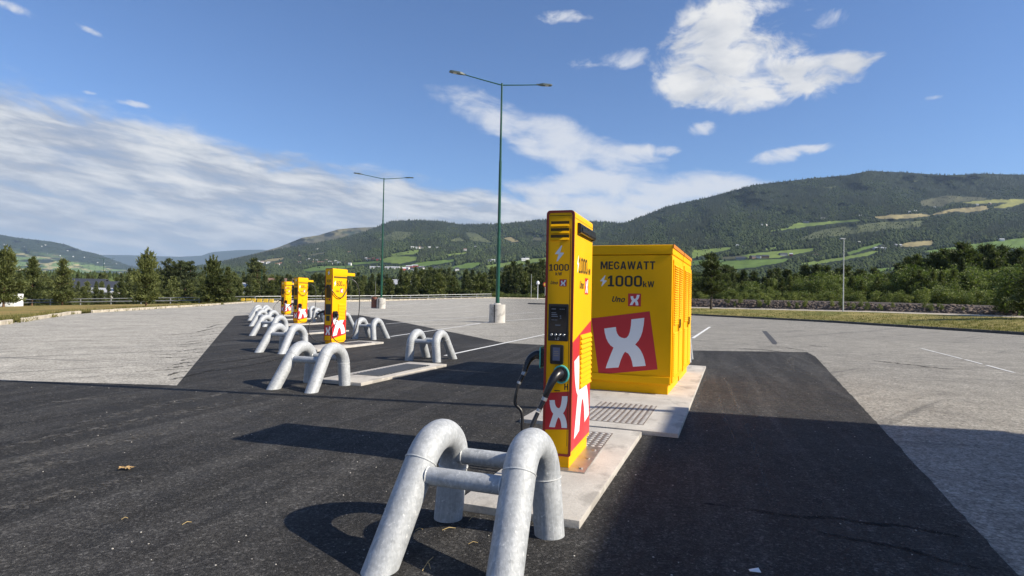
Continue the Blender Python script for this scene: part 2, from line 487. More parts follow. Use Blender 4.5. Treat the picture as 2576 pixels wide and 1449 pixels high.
def asphalt_old():
    m, t, b = new_mat('old_grey_asphalt')
    co = obj_co(t)
    big = t.noise(co, 0.16, 5, 0.55)
    med = t.noise(co, 1.6, 6, 0.65)
    gr = t.noise(co, 30, 5, 0.8)
    gr2 = t.noise(t.mapping(co, loc=(5, 1, 0)), 7, 7, 0.85)
    c = t.mix(t.maprange(med, 0.3, 0.7), (0.40, 0.375, 0.325), (0.55, 0.52, 0.45))
    c = t.mix(t.maprange(big, 0.35, 0.65, 0, 0.35), c, (0.31, 0.295, 0.265))
    c = t.mix(t.maprange(gr, 0.30, 0.62, 0.75, 0), c, (0.13, 0.127, 0.12))
    c = t.mix(t.maprange(gr2, 0.52, 0.64, 0, 0.6), c, (0.60, 0.575, 0.52))
    st = t.noise(t.streak(co, 42, 0.07, 2.2), 1.0, 5, 0.6, 0.9)
    c = t.mix(t.maprange(st, 0.58, 0.67, 0, 0.6), c, (0.12, 0.12, 0.115))
    st3 = t.noise(t.streak(co, -8, 0.06, 1.5, (3, 9, 0)), 1.0, 5, 0.6, 1.2)
    c = t.mix(t.maprange(st3, 0.60, 0.70, 0, 0.55), c, (0.11, 0.11, 0.11))
    cell = t.voro(co, 60, out='Color'); cell2 = t.voro(t.mapping(co, loc=(7, 3, 0)), 26, out='Color')
    sx_ = t.node('ShaderNodeSeparateColor'); t._in(sx_.inputs[0], cell); sy_ = t.node('ShaderNodeSeparateColor'); t._in(sy_.inputs[0], cell2)
    gm = t.m('ADD', t.maprange(sx_.outputs[0], 0, 1, 0.52, 1.12), t.maprange(sy_.outputs[1], 0, 1, -0.12, 0.34))
    blot = t.noise(t.mapping(co, loc=(1, 6, 0)), 1.1, 7, 0.78)
    gm = t.m('MULTIPLY', gm, t.maprange(blot, 0.36, 0.64, 0.84, 1.16))
    # the old asphalt is tinted gradually darker to the east, paler to the west
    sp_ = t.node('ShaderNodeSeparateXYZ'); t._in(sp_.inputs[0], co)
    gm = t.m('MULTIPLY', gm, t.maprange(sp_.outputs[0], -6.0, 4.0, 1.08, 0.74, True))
    gc = t.node('ShaderNodeCombineColor'); [t._in(gc.inputs[k], gm) for k in range(3)]
    c = t.mix(1.0, c, gc.outputs[0], 'MULTIPLY')
    t._in(b.inputs['Base Color'], c); b.inputs['Roughness'].default_value = 0.9
    b.inputs['Specular IOR Level'].default_value = 0.25
    bump(t, b, t.m('ADD', gr, t.m('MULTIPLY', gr2, 0.7)), 0.006, 0.8)
    return m
ASPN, ASPO = asphalt_new(), asphalt_old()

def grass_mat(name, dry, green, amt=0.5, sc=1.0):
    m, t, b = new_mat(name)
    co = obj_co(t)
    n = t.noise(t.mapping(co, (1, 1, 1)), 0.22 * sc, 6, 0.65, 0.5)
    c = t.mix(t.maprange(n, amt - 0.12, amt + 0.12), dry, green)
    f = t.noise(co, 5 * sc, 6, 0.75)
    c = t.mix(t.maprange(f, 0.3, 0.7, 0.55, 0), c, tuple(q * 0.4 for q in green))
    st = t.noise(t.mapping(co, (0.3, 1.4, 1), rot=(0, 0, 0.8)), 0.8 * sc, 4, 0.6)
    c = t.mix(t.maprange(st, 0.55, 0.68, 0, 0.5), c, tuple(min(1, q * 1.5) for q in dry))
    t._in(b.inputs['Base Color'], c); b.inputs['Roughness'].default_value = 0.95
    b.inputs['Specular IOR Level'].default_value = 0.1
    bump(t, b, t.m('ADD', f, t.noise(co, 25, 3, 0.7)), 0.06)
    return m
GRASSL = grass_mat('dry_lawn', (0.42, 0.30, 0.12), (0.17, 0.20, 0.055), 0.56)
GRASSR = grass_mat('berm_grass', (0.38, 0.31, 0.12), (0.17, 0.19, 0.055), 0.54)
EARTH = grass_mat('rough_ground', (0.10, 0.09, 0.05), (0.05, 0.06, 0.025), 0.5)
GRAVEL = simple('pale_gravel', (0.42, 0.37, 0.30), 0.9, var=0.2, vscale=3, bmp=0.01, bscale=30)
ROCKM = simple('bank_rock', (0.125, 0.095, 0.075), 0.9, var=0.45, vscale=1.5, bmp=0.03, bscale=6)
SOILM = simple('bank_soil', (0.075, 0.058, 0.048), 0.95, var=0.35, vscale=1.2, bmp=0.03, bscale=5)

def leaf_mat(name, dark, light, vs=0.6):
    m, t, b = new_mat(name)
    co = t.node('ShaderNodeTexCoord').outputs['Object']
    n = t.noise(co, vs, 5, 0.7)
    rnd = t.node('ShaderNodeObjectInfo').outputs['Random']
    f = t.m('ADD', t.maprange(n, 0.3, 0.7), t.maprange(rnd, 0, 1, -0.3, 0.3), clamp=True)
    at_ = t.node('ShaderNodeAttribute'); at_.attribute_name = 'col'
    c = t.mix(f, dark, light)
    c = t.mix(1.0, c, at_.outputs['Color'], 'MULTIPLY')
    t._in(b.inputs['Base Color'], c); b.inputs['Roughness'].default_value = 0.6
    b.inputs['Specular IOR Level'].default_value = 0.25
    # thin leaves let some light through
    tr = t.node('ShaderNodeBsdfTranslucent'); t._in(tr.inputs[0], t.mix(1.0, c, (1.0, 1.2, 0.5), 'MULTIPLY'))
    mx = t.node('ShaderNodeMixShader'); mx.inputs[0].default_value = 0.28
    t.l.new(b.outputs[0], mx.inputs[1]); t.l.new(tr.outputs[0], mx.inputs[2])
    out = [n_ for n_ in m.node_tree.nodes if n_.type == 'OUTPUT_MATERIAL'][0]
    t.l.new(mx.outputs[0], out.inputs[0])
    return m
PINE = leaf_mat('pine_needles', (0.055, 0.070, 0.024), (0.15, 0.165, 0.055))
SPRUCE = leaf_mat('spruce_needles', (0.040, 0.053, 0.024), (0.115, 0.130, 0.048))
BUSHM = leaf_mat('birch_leaves', (0.062, 0.088, 0.026), (0.21, 0.24, 0.07))
BUSHL = leaf_mat('light_bush_leaves', (0.10, 0.13, 0.04), (0.27, 0.29, 0.09))

def attr_mat(name, rough=0.9, nscale=0.02, namt=0.35, spec=0.1):
    m, t, b = new_mat(name)
    at_ = t.node('ShaderNodeAttribute'); at_.attribute_name = 'col'
    co = obj_co(t)
    n = t.noise(co, nscale, 6, 0.7)
    c = t.mix(t.maprange(n, 0.3, 0.7, namt, 0), at_.outputs['Color'], (0.012, 0.018, 0.008))
    t._in(b.inputs['Base Color'], c); b.inputs['Roughness'].default_value = rough
    b.inputs['Specular IOR Level'].default_value = spec
    return m
HILLM = attr_mat('hill_ground', nscale=0.03)
FORM = attr_mat('distant_forest', nscale=0.08, namt=0.2)
# ------------------------------------------------------------------ land
def sm(x):
    x = min(1, max(0, x)); return x * x * (3 - 2 * x)
def hl(x, y):
    return 1.3 * sm((y - 66) / 64) * sm((x + 40) / 36)

LY = [-30, 12, 25.1, 36.9, 66.4, 92.5, 110, 125, 130]
LX = [-20, -20.5, -21.5, -27.2, -33.5, -39.9, -20, -4, 10]
RY = [-30, 10, 34.2, 49.3, 64.9, 80, 130]
RX = [36, 33, 29.4, 26.7, 19.5, 17, 12]
def xl(y): return float(np.interp(y, LY, LX))
def xr(y): return float(np.interp(y, RY, RX))

def grid_mesh(name, rows, mat):
    nr, nc = len(rows), len(rows[0])
    v = np.array(rows).reshape(-1, 3)
    idx = np.arange(nr * nc).reshape(nr, nc)
    f = np.stack([idx[:-1, :-1], idx[:-1, 1:], idx[1:, 1:], idx[1:, :-1]], -1).reshape(-1, 4)
    return np_mesh(name, v, f, mat, smooth=True)

rows = []
for y in np.concatenate([np.arange(-30, 60, 5), np.arange(60, 130.5, 2)]):
    a, b_ = xl(y), xr(y)
    rows.append([(a + (b_ - a) * k / 40, y, hl(a + (b_ - a) * k / 40, y)) for k in range(41)])
lot = link_mesh('parking_lot', grid_mesh('parking_lot', rows, ASPO)); tag(lot, kind='structure')

# new black asphalt laid over the old
edge_px = [(445, 970), (590, 795), (618, 793), (905, 793), (1000, 808), (1270, 863), (1370, 868), (1740, 882), (2030, 886), (2051, 897), (2610, 1500)]
poly = [(-40, 12.3)]
poly = [(-20.4, 11.0), (-8.71, 10.21)]
poly += [tuple(g(*p)[:2]) for p in edge_px]
poly += [(1.0, -3.3), (-1.4, -9), (-20.1, -10)]
# slightly ragged edge
rag = []
for i, p in enumerate(poly):
    q = poly[(i + 1) % len(poly)]
    L = math.hypot(q[0] - p[0], q[1] - p[1]); n = max(1, int(L / 0.12)) if p[1] > 0 and L < 30 else 1
    for k in range(n):
        t_ = k / n
        jit = 0.0 if k == 0 else random.uniform(-0.009, 0.009)
        nx, ny = -(q[1] - p[1]) / L, (q[0] - p[0]) / L
        rag.append((p[0] + (q[0] - p[0]) * t_ + nx * jit, p[1] + (q[1] - p[1]) * t_ + ny * jit))
def sheet(name, pts, z, mat):
    bm = bmesh.new()
    vs = [bm.verts.new((x, y, z + hl(x, y))) for x, y in pts]
    f = bm.faces.new(vs)
    bmesh.ops.triangulate(bm, faces=[f])
    bmesh.ops.recalc_face_normals(bm, faces=bm.faces)
    for f in bm.faces:
        if f.normal.z < 0: f.normal_flip()
    me = bpy.data.meshes.new(name); bm.to_mesh(me); bm.free(); me.materials.append(mat)
    return link_mesh(name, me)
tag(sheet('new_asphalt', rag, 0.004, ASPN), kind='structure')

# painted bay lines
LINES = [((1119.6, 895.2), (1372, 841.5), .10), ((982, 847), (1195, 816), .10), ((1195, 816), (1262, 804.5), .10), ((971, 815), (1230, 795.3), .10),
         ((930, 798.7), (1195, 782.6), .11), ((894, 790), (1195, 772.7), .11), ((882, 776), (1055, 767.8), .12), ((1172, 817), (1240, 810), .10),
         ((1272.7, 807.4), (1371.5, 799.8), .10), ((1272.7, 790.7), (1342.6, 786.2), .11), ((1060, 771), (1205, 763.5), .12), ((1743, 851), (1786, 822.5), .14),
         ((2318, 877), (2420, 903), .07), ((2428, 905), (2470, 916), .07), ((2482, 919.5), (2552, 938), .07)]
for (a, b_, w) in LINES:
    p, q = g(*a)[:2], g(*b_)[:2]
    d_ = (q - p) / np.linalg.norm(q - p); n_ = np.array([-d_[1], d_[0]]) * w / 2
    L = np.linalg.norm(q - p); k = max(2, int(L / 4))
    vs, fs = [], []
    for i in range(k + 1):
        c = p + (q - p) * i / k
        wob = 1 + random.uniform(-.12, .12)
        for s_ in (-1, 1):
            e = c + n_ * s_ * wob; vs.append((e[0], e[1], hl(*e) + 0.008 + 0.0))
    for i in range(k): fs.append((2 * i, 2 * i + 1, 2 * i + 3, 2 * i + 2))
    mb = MB().add(vs, fs); o = mb.build('bay_line', WHTP); tag(o, kind='structure')
# dark repair seam and tyre mark
TARM = simple('tar_patch', (0.055, 0.055, 0.058), 0.8, var=0.2)
tag(sheet('tar_patch', [tuple(g(*p)[:2]) for p in [(1917, 833), (1928, 833), (1940, 845), (1956, 863), (1952, 867), (1944, 866)]], 0.004, TARM), kind='structure')

def ribbon(name, pxs, w, mat, z=0.008):
    P_ = [g(*p)[:2] for p in pxs]; out = []
    for i in range(len(P_) - 1):
        for k in range(8): out.append(P_[i] + (P_[i + 1] - P_[i]) * k / 8)
    out.append(P_[-1]); n = len(out); vs, fs = [], []
    for i, c in enumerate(out):
        d_ = out[min(i + 1, n - 1)] - out[max(i - 1, 0)]; d_ = d_ / (np.linalg.norm(d_) + 1e-9); nn = np.array([-d_[1], d_[0]]); tw = w * (0.35 + 0.65 * math.sin(math.pi * (i + .5) / n) ** .5) * random.uniform(.75, 1.25) / 2
        off = nn * random.gauss(0, w * .12)
        for s_ in (-1, 1): e = c + off + nn * s_ * tw; vs.append((e[0], e[1], z))
    for i in range(n - 1): fs.append((2 * i, 2 * i + 1, 2 * i + 3, 2 * i + 2))
    tag(MB().add(vs, fs).build(name, mat), kind='structure')
def worn(name, col_, lo, hi, sc):
    m_, t, b = new_mat(name); co = obj_co(t); b.inputs['Base Color'].default_value = (*col_, 1); b.inputs['Roughness'].default_value = .9; b.inputs['Specular IOR Level'].default_value = .15
    t._in(b.inputs['Alpha'], t.maprange(t.noise(co, sc, 6, .75), lo, hi)); return m_
MARKD = worn('rubber_mark', (0.03, 0.03, 0.03), .42, .60, 5); MARKL = worn('dust_trace', (0.20, 0.19, 0.175), .48, .74, 9); SEAL = worn('crack_sealer', (0.018, 0.018, 0.018), .38, .66, 4)
q_ = lambda L: [(1288 + x * .618, 553 + y * .618) for x, y in L]
ribbon('tyre_mark', q_([(1465, 574), (1560, 583), (1680, 598), (1790, 609)]), .20, MARKD)
ribbon('tyre_mark', q_([(920, 524), (1000, 528), (1080, 536), (1130, 545)]), .16, MARKD)
ribbon('tyre_mark', q_([(1000, 516), (1100, 519), (1190, 532)]), .12, MARKD)
ribbon('tyre_mark', q_([(1210, 512), (1250, 515), (1290, 517)]), .22, MARKD)
for k_ in range(4): ribbon('tyre_mark', q_([(1170 + k_ * 7, 545), (1130 + k_ * 8, 560), (1118 + k_ * 8, 585), (1120 + k_ * 9, 620)]), .05, MARKL)
ribbon('crack_seal', q_([(780, 1158), (900, 1172), (1040, 1195), (1160, 1212), (1300, 1215), (1440, 1238), (1570, 1246), (1700, 1270), (1820, 1292)]), .055, SEAL)
ribbon('crack_seal', q_([(1240, 1275), (1400, 1305), (1520, 1325), (1640, 1352), (1760, 1392), (1900, 1425)]), .045, SEAL)
ribbon('dust_trace', q_([(860, 640), (890, 700), (930, 780), (960, 860), (1000, 980), (1045, 1120)]), .05, MARKL)
ribbon('dust_trace', q_([(840, 720), (870, 820), (905, 900)]), .05, MARKL)
ribbon('dust_trace', q_([(800, 620), (760, 700), (740, 800)]), .06, MARKL)
ribbon('dust_trace', q_([(900, 600), (1000, 590), (1130, 610), (1240, 640)]), .12, MARKL)
ribbon('dust_trace', q_([(560, 905), (620, 925), (700, 968)]), .012, MARKL)
for L_ in ([(0, 1130), (220, 1085), (450, 1040), (620, 1005), (690, 985)], [(0, 1165), (240, 1120), (420, 1090)], [(330, 1105), (390, 1090), (430, 1075)], [(130, 1012), (200, 1006), (270, 1000)], [(0, 1205), (60, 1185), (180, 1160)], [(690, 985), (760, 972), (860, 960)], [(200, 1065), (400, 1020), (600, 985)], [(0, 1290), (180, 1240), (360, 1200)]): ribbon('dust_trace', L_, .22, MARKL)
for L_ in ([(560, 912), (620, 905), (690, 893)], [(520, 936), (640, 918), (760, 890)], [(430, 955), (470, 948), (540, 930)]): ribbon('tyre_mark', L_, .10, MARKD)
for k_ in range(16):
    y_ = 808 + k_ * 8.5 + random.uniform(-3, 3); xe = 590 - (y_ - 795) * .83
    ribbon('tyre_mark', [(xe - random.uniform(40, 190), y_ + random.uniform(6, 14)), (xe - 30, y_ + 3), (xe, y_)], random.uniform(.06, .14), MARKD)

# --- lawn on the left, falling away from the lot
K = [(-20, -30, 0.10), (-20.5, 12, 0.10), (-21.5, 25.1, 0.10), (-27.2, 36.9, 0.10), (-33.5, 66.4, 0.10), (-39.9, 92.5, 0.06)]
RAILP = [at(-600, 781, 70), at(0, 770, 86), at(200, 767, 87.5), at(420, 764, 90), at(638, 760, 92.4)]
O = [np.array([-150, -30, -1.5]), np.array([-140, 20, -1.5]), RAILP[0], RAILP[1], RAILP[3], RAILP[4]]
def loft(name, A, B, mat, nu=60, nv=8, bulge=0.0, kind='structure'):
    A = np.array([tuple(p) for p in A], float); B = np.array([tuple(p) for p in B], float)
    ta = np.linspace(0, 1, len(A)); tt = np.linspace(0, 1, nu + 1)
    PA = np.stack([np.interp(tt, ta, A[:, i]) for i in range(3)], -1)
    PB = np.stack([np.interp(tt, ta, B[:, i]) for i in range(3)], -1)
    rows = []
    for j in range(nv + 1):
        s_ = j / nv
        r = PA + (PB - PA) * s_
        r[:, 2] += bulge * math.sin(math.pi * s_)
        rows.append(r)
    me = grid_mesh(name, rows, mat)
    o = link_mesh(name, me); tag(o, kind=kind); return o
lawn = loft('lawn', K, O, GRASSL, 80, 16)
# gravel strip in front of the rail
G1 = [at(-600, 787.5, 66), at(0, 774, 80), at(200, 770, 83), at(420, 766, 87), at(628, 762.2, 90.5)]
G2 = [at(-600, 783, 69), at(0, 771.5, 84.5), at(200, 768, 86.5), at(420, 764.8, 89.3), at(634, 760.8, 92)]
lift = lambda P, h: [np.array(p) + np.array([0, 0, h]) for p in P]
loft('gravel_path', lift(G1, 0.03), lift(G2, 0.03), GRAVEL, 60, 2)

# rail line across the back, ground falling behind it
def onlot(px, Y):
    x = at(px, 745, Y)[0]; return np.array([x, Y, hl(x, Y)])
BACK = [RAILP[4], np.array([-20, 110, hl(-20, 110)]), np.array([-4, 125, hl(-4, 125)]), np.array([12, 130, hl(12, 130)])]
RB = RAILP[:4] + BACK
EMB = [p + np.array([(-14 if i < 4 else -4), 26.0, 0]) for i, p in enumerate(RB)]
for p in EMB: p[2] = -3.6
loft('embankment', RB, EMB, EARTH, 90, 4)

# right hand side: verge, path, rock bank, shelf behind
KR = [(36, -30, 0), (33, 10, 0), (29.4, 34.2, 0), (26.7, 49.3, 0), (19.5, 64.9, 0), (17, 80, 0), (12, 130, hl(12, 130))]
def zt(p, h): return np.array([p[0], p[1], h])
P1 = [(56, -30, .9), (52, 12, .9), tuple(at(2576, 799, 45)), tuple(at(2200, 785.5, 58)), tuple(at(1737, 774.5, 80)), tuple(at(1600, 771, 92)), (30, 135, 1.4)]
P2 = [(58, -30, .9), (54, 12, .9), tuple(at(2576, 795, 47)), tuple(at(2200, 782.5, 60)), tuple(at(1737, 772, 82.5)), tuple(at(1600, 769, 95)), (32, 138, 1.4)]
P3 = [(62, -30, 2.0), (58, 12, 2.0), tuple(at(2576, 771, 50.5)), tuple(at(2200, 759.5, 63)), tuple(at(1737, 751, 86)), tuple(at(1600, 752, 99)), (35, 141, 2.2)]
P4 = [(120, -30, 1.0), (120, 30, 1.0), (110, 75, 1.0), (90, 110, 1.0), (70, 150, 0.5), (60, 160, 0), (50, 175, -1)]
KRb = [(p[0], p[1], p[2] + 0.13) for p in KR]
verge = loft('grass_verge', [(p[0] + .18, p[1], p[2]) for p in KRb], P1, GRASSR, 90, 10, bulge=0.12)
loft('footpath', lift(P1, 0.0), lift(P2, 0.01), GRAVEL, 90, 2)
bank = loft('bank', P2, P3, SOILM, 120, 6, bulge=0.15)
shelf = loft('shelf', P3, P4, EARTH, 60, 6)
P5 = [(400, -60, -4.2), (500, 60, -4.2), (400, 180, -4.2), (300, 260, -4.2), (200, 300, -4.2), (140, 300, -4.2), (80, 260, -4.2)]
loft('far_slope', P4, P5, EARTH, 40, 4)

gp = MB().add([(-26000, -26000, -4), (26000, -26000, -4), (26000, 26000, -4), (-26000, 26000, -4)], [(0, 1, 2, 3)])
tag(gp.build('ground', EARTH), kind='structure')

def bvh_of(o):
    me = o.data
    return BVHTree.FromPolygons([v.co[:] for v in me.vertices], [tuple(p.vertices) for p in me.polygons])
BV = {n: bvh_of(o) for n, o in (('lawn', lawn), ('verge', verge), ('bank', bank), ('shelf', shelf))}
def drop(x, y, default=0.0):
    for b_ in BV.values():
        h = b_.ray_cast(Vector((x, y, 100)), Vector((0, 0, -1)))
        if h[0] is not None: return h[0].z
    return default
def hitpx(px, py):
    v = ray(px, py); v = Vector(v / np.linalg.norm(v)); best = None
    for b_ in BV.values():
        h = b_.ray_cast(Vector(cC), v)
        if h[0] is not None and (best is None or h[3] < best[3]): best = h
    return np.array(best[0]) if best else None

# ------------------------------------------------------------------ hills
def curve(pts):
    xs = [p[0] for p in pts]; ys = [p[1] for p in pts]
    return lambda x: np.interp(x, xs, ys)
def vnoise(x, y, seed):
    r = np.random.RandomState(seed); T = r.rand(64, 64)
    xi = np.floor(x).astype(int); yi = np.floor(y).astype(int); fx = x - xi; fy = y - yi
    fx = fx * fx * (3 - 2 * fx); fy = fy * fy * (3 - 2 * fy)
    a = T[yi % 64, xi % 64]; b_ = T[yi % 64, (xi + 1) % 64]; c = T[(yi + 1) % 64, xi % 64]; d_ = T[(yi + 1) % 64, (xi + 1) % 64]
    return (a * (1 - fx) + b_ * fx) * (1 - fy) + (c * (1 - fx) + d_ * fx) * fy
def fbm(x, y, seed, o=4):
    s_ = 0; a = 0.5; t_ = 0
    for k in range(o):
        s_ = s_ + a * vnoise(x * 2 ** k, y * 2 ** k, seed + k); t_ += a; a *= 0.55
    return s_ / t_
class Hill:
    def __init__(self, ridge, base, Yb, Yr, p=1.0, rough=0.06, seed=1, nscale=(140, 50)):
        self.r = curve(ridge); self.b = curve(base); self.Yb = curve(Yb); self.Yr = curve(Yr); self.p = p; self.rough = rough; self.seed = seed; self.ns = nscale
    def Y(self, px, py):
        b_ = self.b(px); r = self.r(px)
        v = np.clip((b_ - py) / (b_ - r), 0, 1)
        yb, yr = self.Yb(px), self.Yr(px)
        n = fbm(px / self.ns[0] + 31, py / self.ns[1] + 17, self.seed) - 0.5
        return (yb + (yr - yb) * v ** self.p) * (1 + self.rough * n * 2 * np.sin(np.pi * np.clip(v, 0.02, 1.0) * 0.5 + 0.05))
    def pos(self, px, py):
        px = np.asarray(px, float); py = np.asarray(py, float)
        Y = self.Y(px, py)
        V = cF[None] + cR[None] * ((px - CX) / FL)[..., None].reshape(-1, 1) + cU[None] * ((CY - py) / FL)[..., None].reshape(-1, 1)
        t_ = Y.reshape(-1) / V[:, 1]
        return cC[None] + V * t_[:, None]
    def mesh(self, name, x0, x1, nx, ny, colfn, mat):
        px = np.linspace(x0, x1, nx); vv = np.linspace(0, 1, ny)
        PX = np.repeat(px[None], ny, 0); b_ = self.b(px)[None]; r = self.r(px)[None]
        PY = b_ + (r - b_) * vv[:, None]
        P = self.pos(PX.ravel(), PY.ravel())
        C = colfn(PX.ravel(), PY.ravel(), np.repeat(vv[:, None], nx, 1).ravel())
        # skirt in front down to the ground, slope behind the ridge
        top = P[-nx:].copy(); bk = []; ck = []
        for dy, dz in ((0.05, 0.03), (0.15, 0.2), (0.3, 1.02)):
            q = top.copy(); q[:, 0] *= 1 + dy; q[:, 1] *= 1 + dy; q[:, 2] = top[:, 2] - dz * (top[:, 2] + 5); bk.append(q); ck.append(C[-nx:])
        fr = P[:nx].copy(); fr[:, 0] *= 0.93; fr[:, 1] *= 0.93; fr[:, 2] = -5.0
        A = np.concatenate([fr, P] + bk); CC = np.concatenate([C[:nx], C] + ck)
        nr = len(A) // nx
        idx = np.arange(nr * nx).reshape(nr, nx)
        f = np.stack([idx[:-1, :-1], idx[:-1, 1:], idx[1:, 1:], idx[1:, :-1]], -1).reshape(-1, 4)
        me = np_mesh(name, A, f, mat, CC, smooth=True)
        o = link_mesh(name, me); tag(o, kind='structure'); return o
def inpoly(px, py, poly):
    poly = np.array(poly); n = len(poly); ins = np.zeros(px.shape, bool); j = n - 1
    for i in range(n):
        xi, yi = poly[i]; xj, yj = poly[j]
        c = ((yi > py) != (yj > py)) & (px < (xj - xi) * (py - yi) / (yj - yi + 1e-9) + xi)
        ins ^= c; j = i
    return ins
t5 = lambda L: [(1635.2 + .3652 * x, 566 + .3652 * y) for x, y in L]
t6 = lambda L: [(1886.8 + .2676 * x, 408.8 + .2676 * y) for x, y in L]
tm = lambda L: [(628.9 + .293 * x, 534.6 + .293 * y) for x, y in L]
GR1, GR2, GR3 = (0.125, 0.195, 0.045), (0.165, 0.225, 0.055), (0.10, 0.165, 0.042)
TAN, SCRUB, SCRUB2 = (0.30, 0.255, 0.13), (0.105, 0.12, 0.055), (0.105, 0.105, 0.058)
FR = [  # polygon, colour, share of trees left standing
    (t5([(620, 205), (860, 180), (1120, 158), (1140, 175), (860, 228), (680, 228)]), GR2, 0), (t5([(440, 268), (530, 248), (700, 238), (1010, 232), (860, 268), (700, 294), (560, 304)]), GR1, 0),
    (t5([(980, 272), (1290, 228), (1530, 180), (1600, 180), (1480, 215), (1200, 262), (1080, 276)]), GR2, 0), (t5([(1340, 195), (1480, 150), (1590, 122), (1620, 125), (1500, 165), (1380, 202)]), GR1, 0),
    (t5([(1720, 135), (1800, 115), (1950, 106), (1950, 136), (1850, 145), (1720, 150)]), TAN, 0), (t5([(1870, 180), (2100, 150), (2230, 130), (2800, 60), (2800, 140), (2300, 172), (2200, 168), (1880, 192)]), GR1, 0),
    (t5([(290, 175), (520, 155), (620, 150), (400, 200), (285, 230)]), GR2, .05), (t5([(760, 168), (880, 148), (930, 150), (800, 174)]), GR2, 0), (t5([(1480, 305), (1700, 290), (1740, 300), (1520, 325)]), GR1, 0),
    (t5([(480, 222), (640, 212), (660, 226), (500, 236)]), SCRUB2, 0), (t5([(285, 245), (440, 235), (520, 246), (440, 262), (285, 280)]), GR3, .02),
    (t6([(110, 655), (360, 615), (420, 572), (700, 556), (1020, 532), (1030, 552), (750, 575), (560, 600), (300, 638)]), GR2, .02),
    (t6([(1120, 515), (1380, 488), (1600, 482), (1700, 490), (1870, 440), (2230, 408), (2240, 440), (2050, 472), (1950, 458), (1740, 492), (1500, 528), (1310, 532)]), TAN, .02),
    (t6([(2000, 375), (2260, 348), (2900, 340), (2900, 372), (2560, 382), (2450, 418), (2320, 432), (2270, 428), (2420, 376), (2100, 388)]), (0.26, 0.26, 0.08), .02),
    (t6([(1600, 360), (1850, 310), (2230, 330), (2200, 350), (1900, 372), (1800, 412), (1620, 402)]), SCRUB2, .12),
    (t6([(400, 740), (700, 625), (1240, 560), (1640, 548), (1600, 600), (1100, 655), (700, 705)]), SCRUB, .35), (t6([(650, 232), (820, 226), (760, 240)]), SCRUB, .1), (t6([(1470, 172), (1580, 170), (1560, 186), (1480, 186)]), SCRUB, .1)]
FM = [(tm([(1130, 400), (1220, 378), (1440, 376), (1430, 406), (1300, 442), (1140, 427)]), GR2, 0), (tm([(420, 497), (600, 458), (880, 453), (910, 470), (700, 492), (500, 508)]), GR1, .01),
      (tm([(1260, 468), (1500, 423), (1760, 400), (1772, 416), (1500, 462), (1350, 478)]), GR1, 0), (tm([(1700, 472), (1900, 428), (2010, 430), (1900, 478), (1780, 484)]), GR1, 0),
      (tm([(1180, 357), (1400, 325), (1480, 313), (1420, 357), (1250, 374)]), GR2, .03), (tm([(1680, 362), (1860, 338), (1900, 345), (1700, 374)]), GR2, 0),
      (tm([(2000, 462), (2200, 428), (2400, 398), (2600, 382), (2600, 410), (2250, 457), (2060, 490)]), GR2, 0), (tm([(850, 432), (1110, 413), (1110, 432), (900, 448)]), GR1, 0),
      (tm([(2170, 220), (2240, 208), (2280, 235), (2350, 245), (2250, 252)]), TAN, .02), (tm([(1850, 170), (1930, 172), (2090, 262), (1900, 242)]), SCRUB, .1), (tm([(1080, 235), (1250, 160), (1430, 168), (1300, 242)]), SCRUB, .3),
      (tm([(60, 435), (150, 402), (300, 386), (280, 405), (120, 434)]), TAN, .02), (tm([(440, 372), (620, 340), (700, 330), (560, 370)]), SCRUB2, .05), (tm([(1720, 235), (1800, 215), (1850, 245), (1740, 250)]), SCRUB, .1), (tm([(2420, 215), (2520, 212), (2500, 240), (2430, 238)]), SCRUB2, .1)]
def make_colfn(fields, base, seed):
    def fn(px, py, v):
        wx = px + (fbm(px / 14, py / 9, seed + 5) - .5) * 7; wy = py + (fbm(px / 14 + 9, py / 9, seed + 9) - .5) * 3.5
        c = np.array(base)[None] * (0.75 + 0.5 * fbm(px / 40, py / 20, seed))[:, None]
        for poly, col_, k in fields:
            m_ = inpoly(wx, wy, poly)
            nn = 0.85 + 0.3 * fbm(px / 30 + 3, py / 4, seed + 2)
            c[m_] = np.array(col_)[None] * nn[m_][:, None]
        return c
    return fn
BR = 34  # how far below the visible part the slopes go on
right_hill = Hill([(1080, 702), (1160, 694), (1230, 676), (1310, 650), (1400, 620), (1500, 592), (1540, 573), (1620, 543), (1680, 519), (1780, 497), (1900, 465), (2040, 449), (2130, 441), (2185, 430), (2280, 434), (2380, 441), (2480, 437), (2576, 440), (2900, 452), (3300, 520)],
                  [(1080, 706), (3300, 706)], [(1080, 1500), (1700, 1300), (3300, 1150)], [(1080, 1900), (1560, 3900), (2200, 4300), (3300, 4300)], 1.25, 0.10, 3, (90, 40))
mid_hill = Hill([(380, 690), (540, 664), (640, 642), (720, 625), (800, 612), (860, 600), (920, 583), (985, 556), (1050, 554), (1110, 557), (1160, 565), (1260, 564), (1370, 553), (1480, 556), (1560, 562), (1800, 575)],
                [(380, 704), (1800, 704)], [(380, 2200), (1000, 1500), (1800, 1300)], [(380, 4200), (900, 4600), (1800, 4200)], 1.3, 0.10, 8, (90, 30))
brown_hill = Hill([(560, 656), (640, 638), (700, 622), (760, 598), (800, 592), (850, 577), (890, 573), (950, 571), (1050, 575), (1200, 600)],
                  [(560, 690), (1200, 690)], [(560, 5200), (1200, 5200)], [(560, 7000), (1200, 7500)], 1.2, 0.08, 5, (60, 25))
left_hill = Hill([(-900, 520), (-300, 560), (0, 590), (44, 598), (132, 608), (168, 616), (205, 630), (242, 638), (286, 654), (322, 667), (350, 673), (430, 692), (470, 700)],
                 [(-900, 712), (470, 712)], [(-900, 4500), (470, 5200)], [(-900, 7600), (0, 7800), (470, 9000)], 1.2, 0.07, 12, (70, 20))
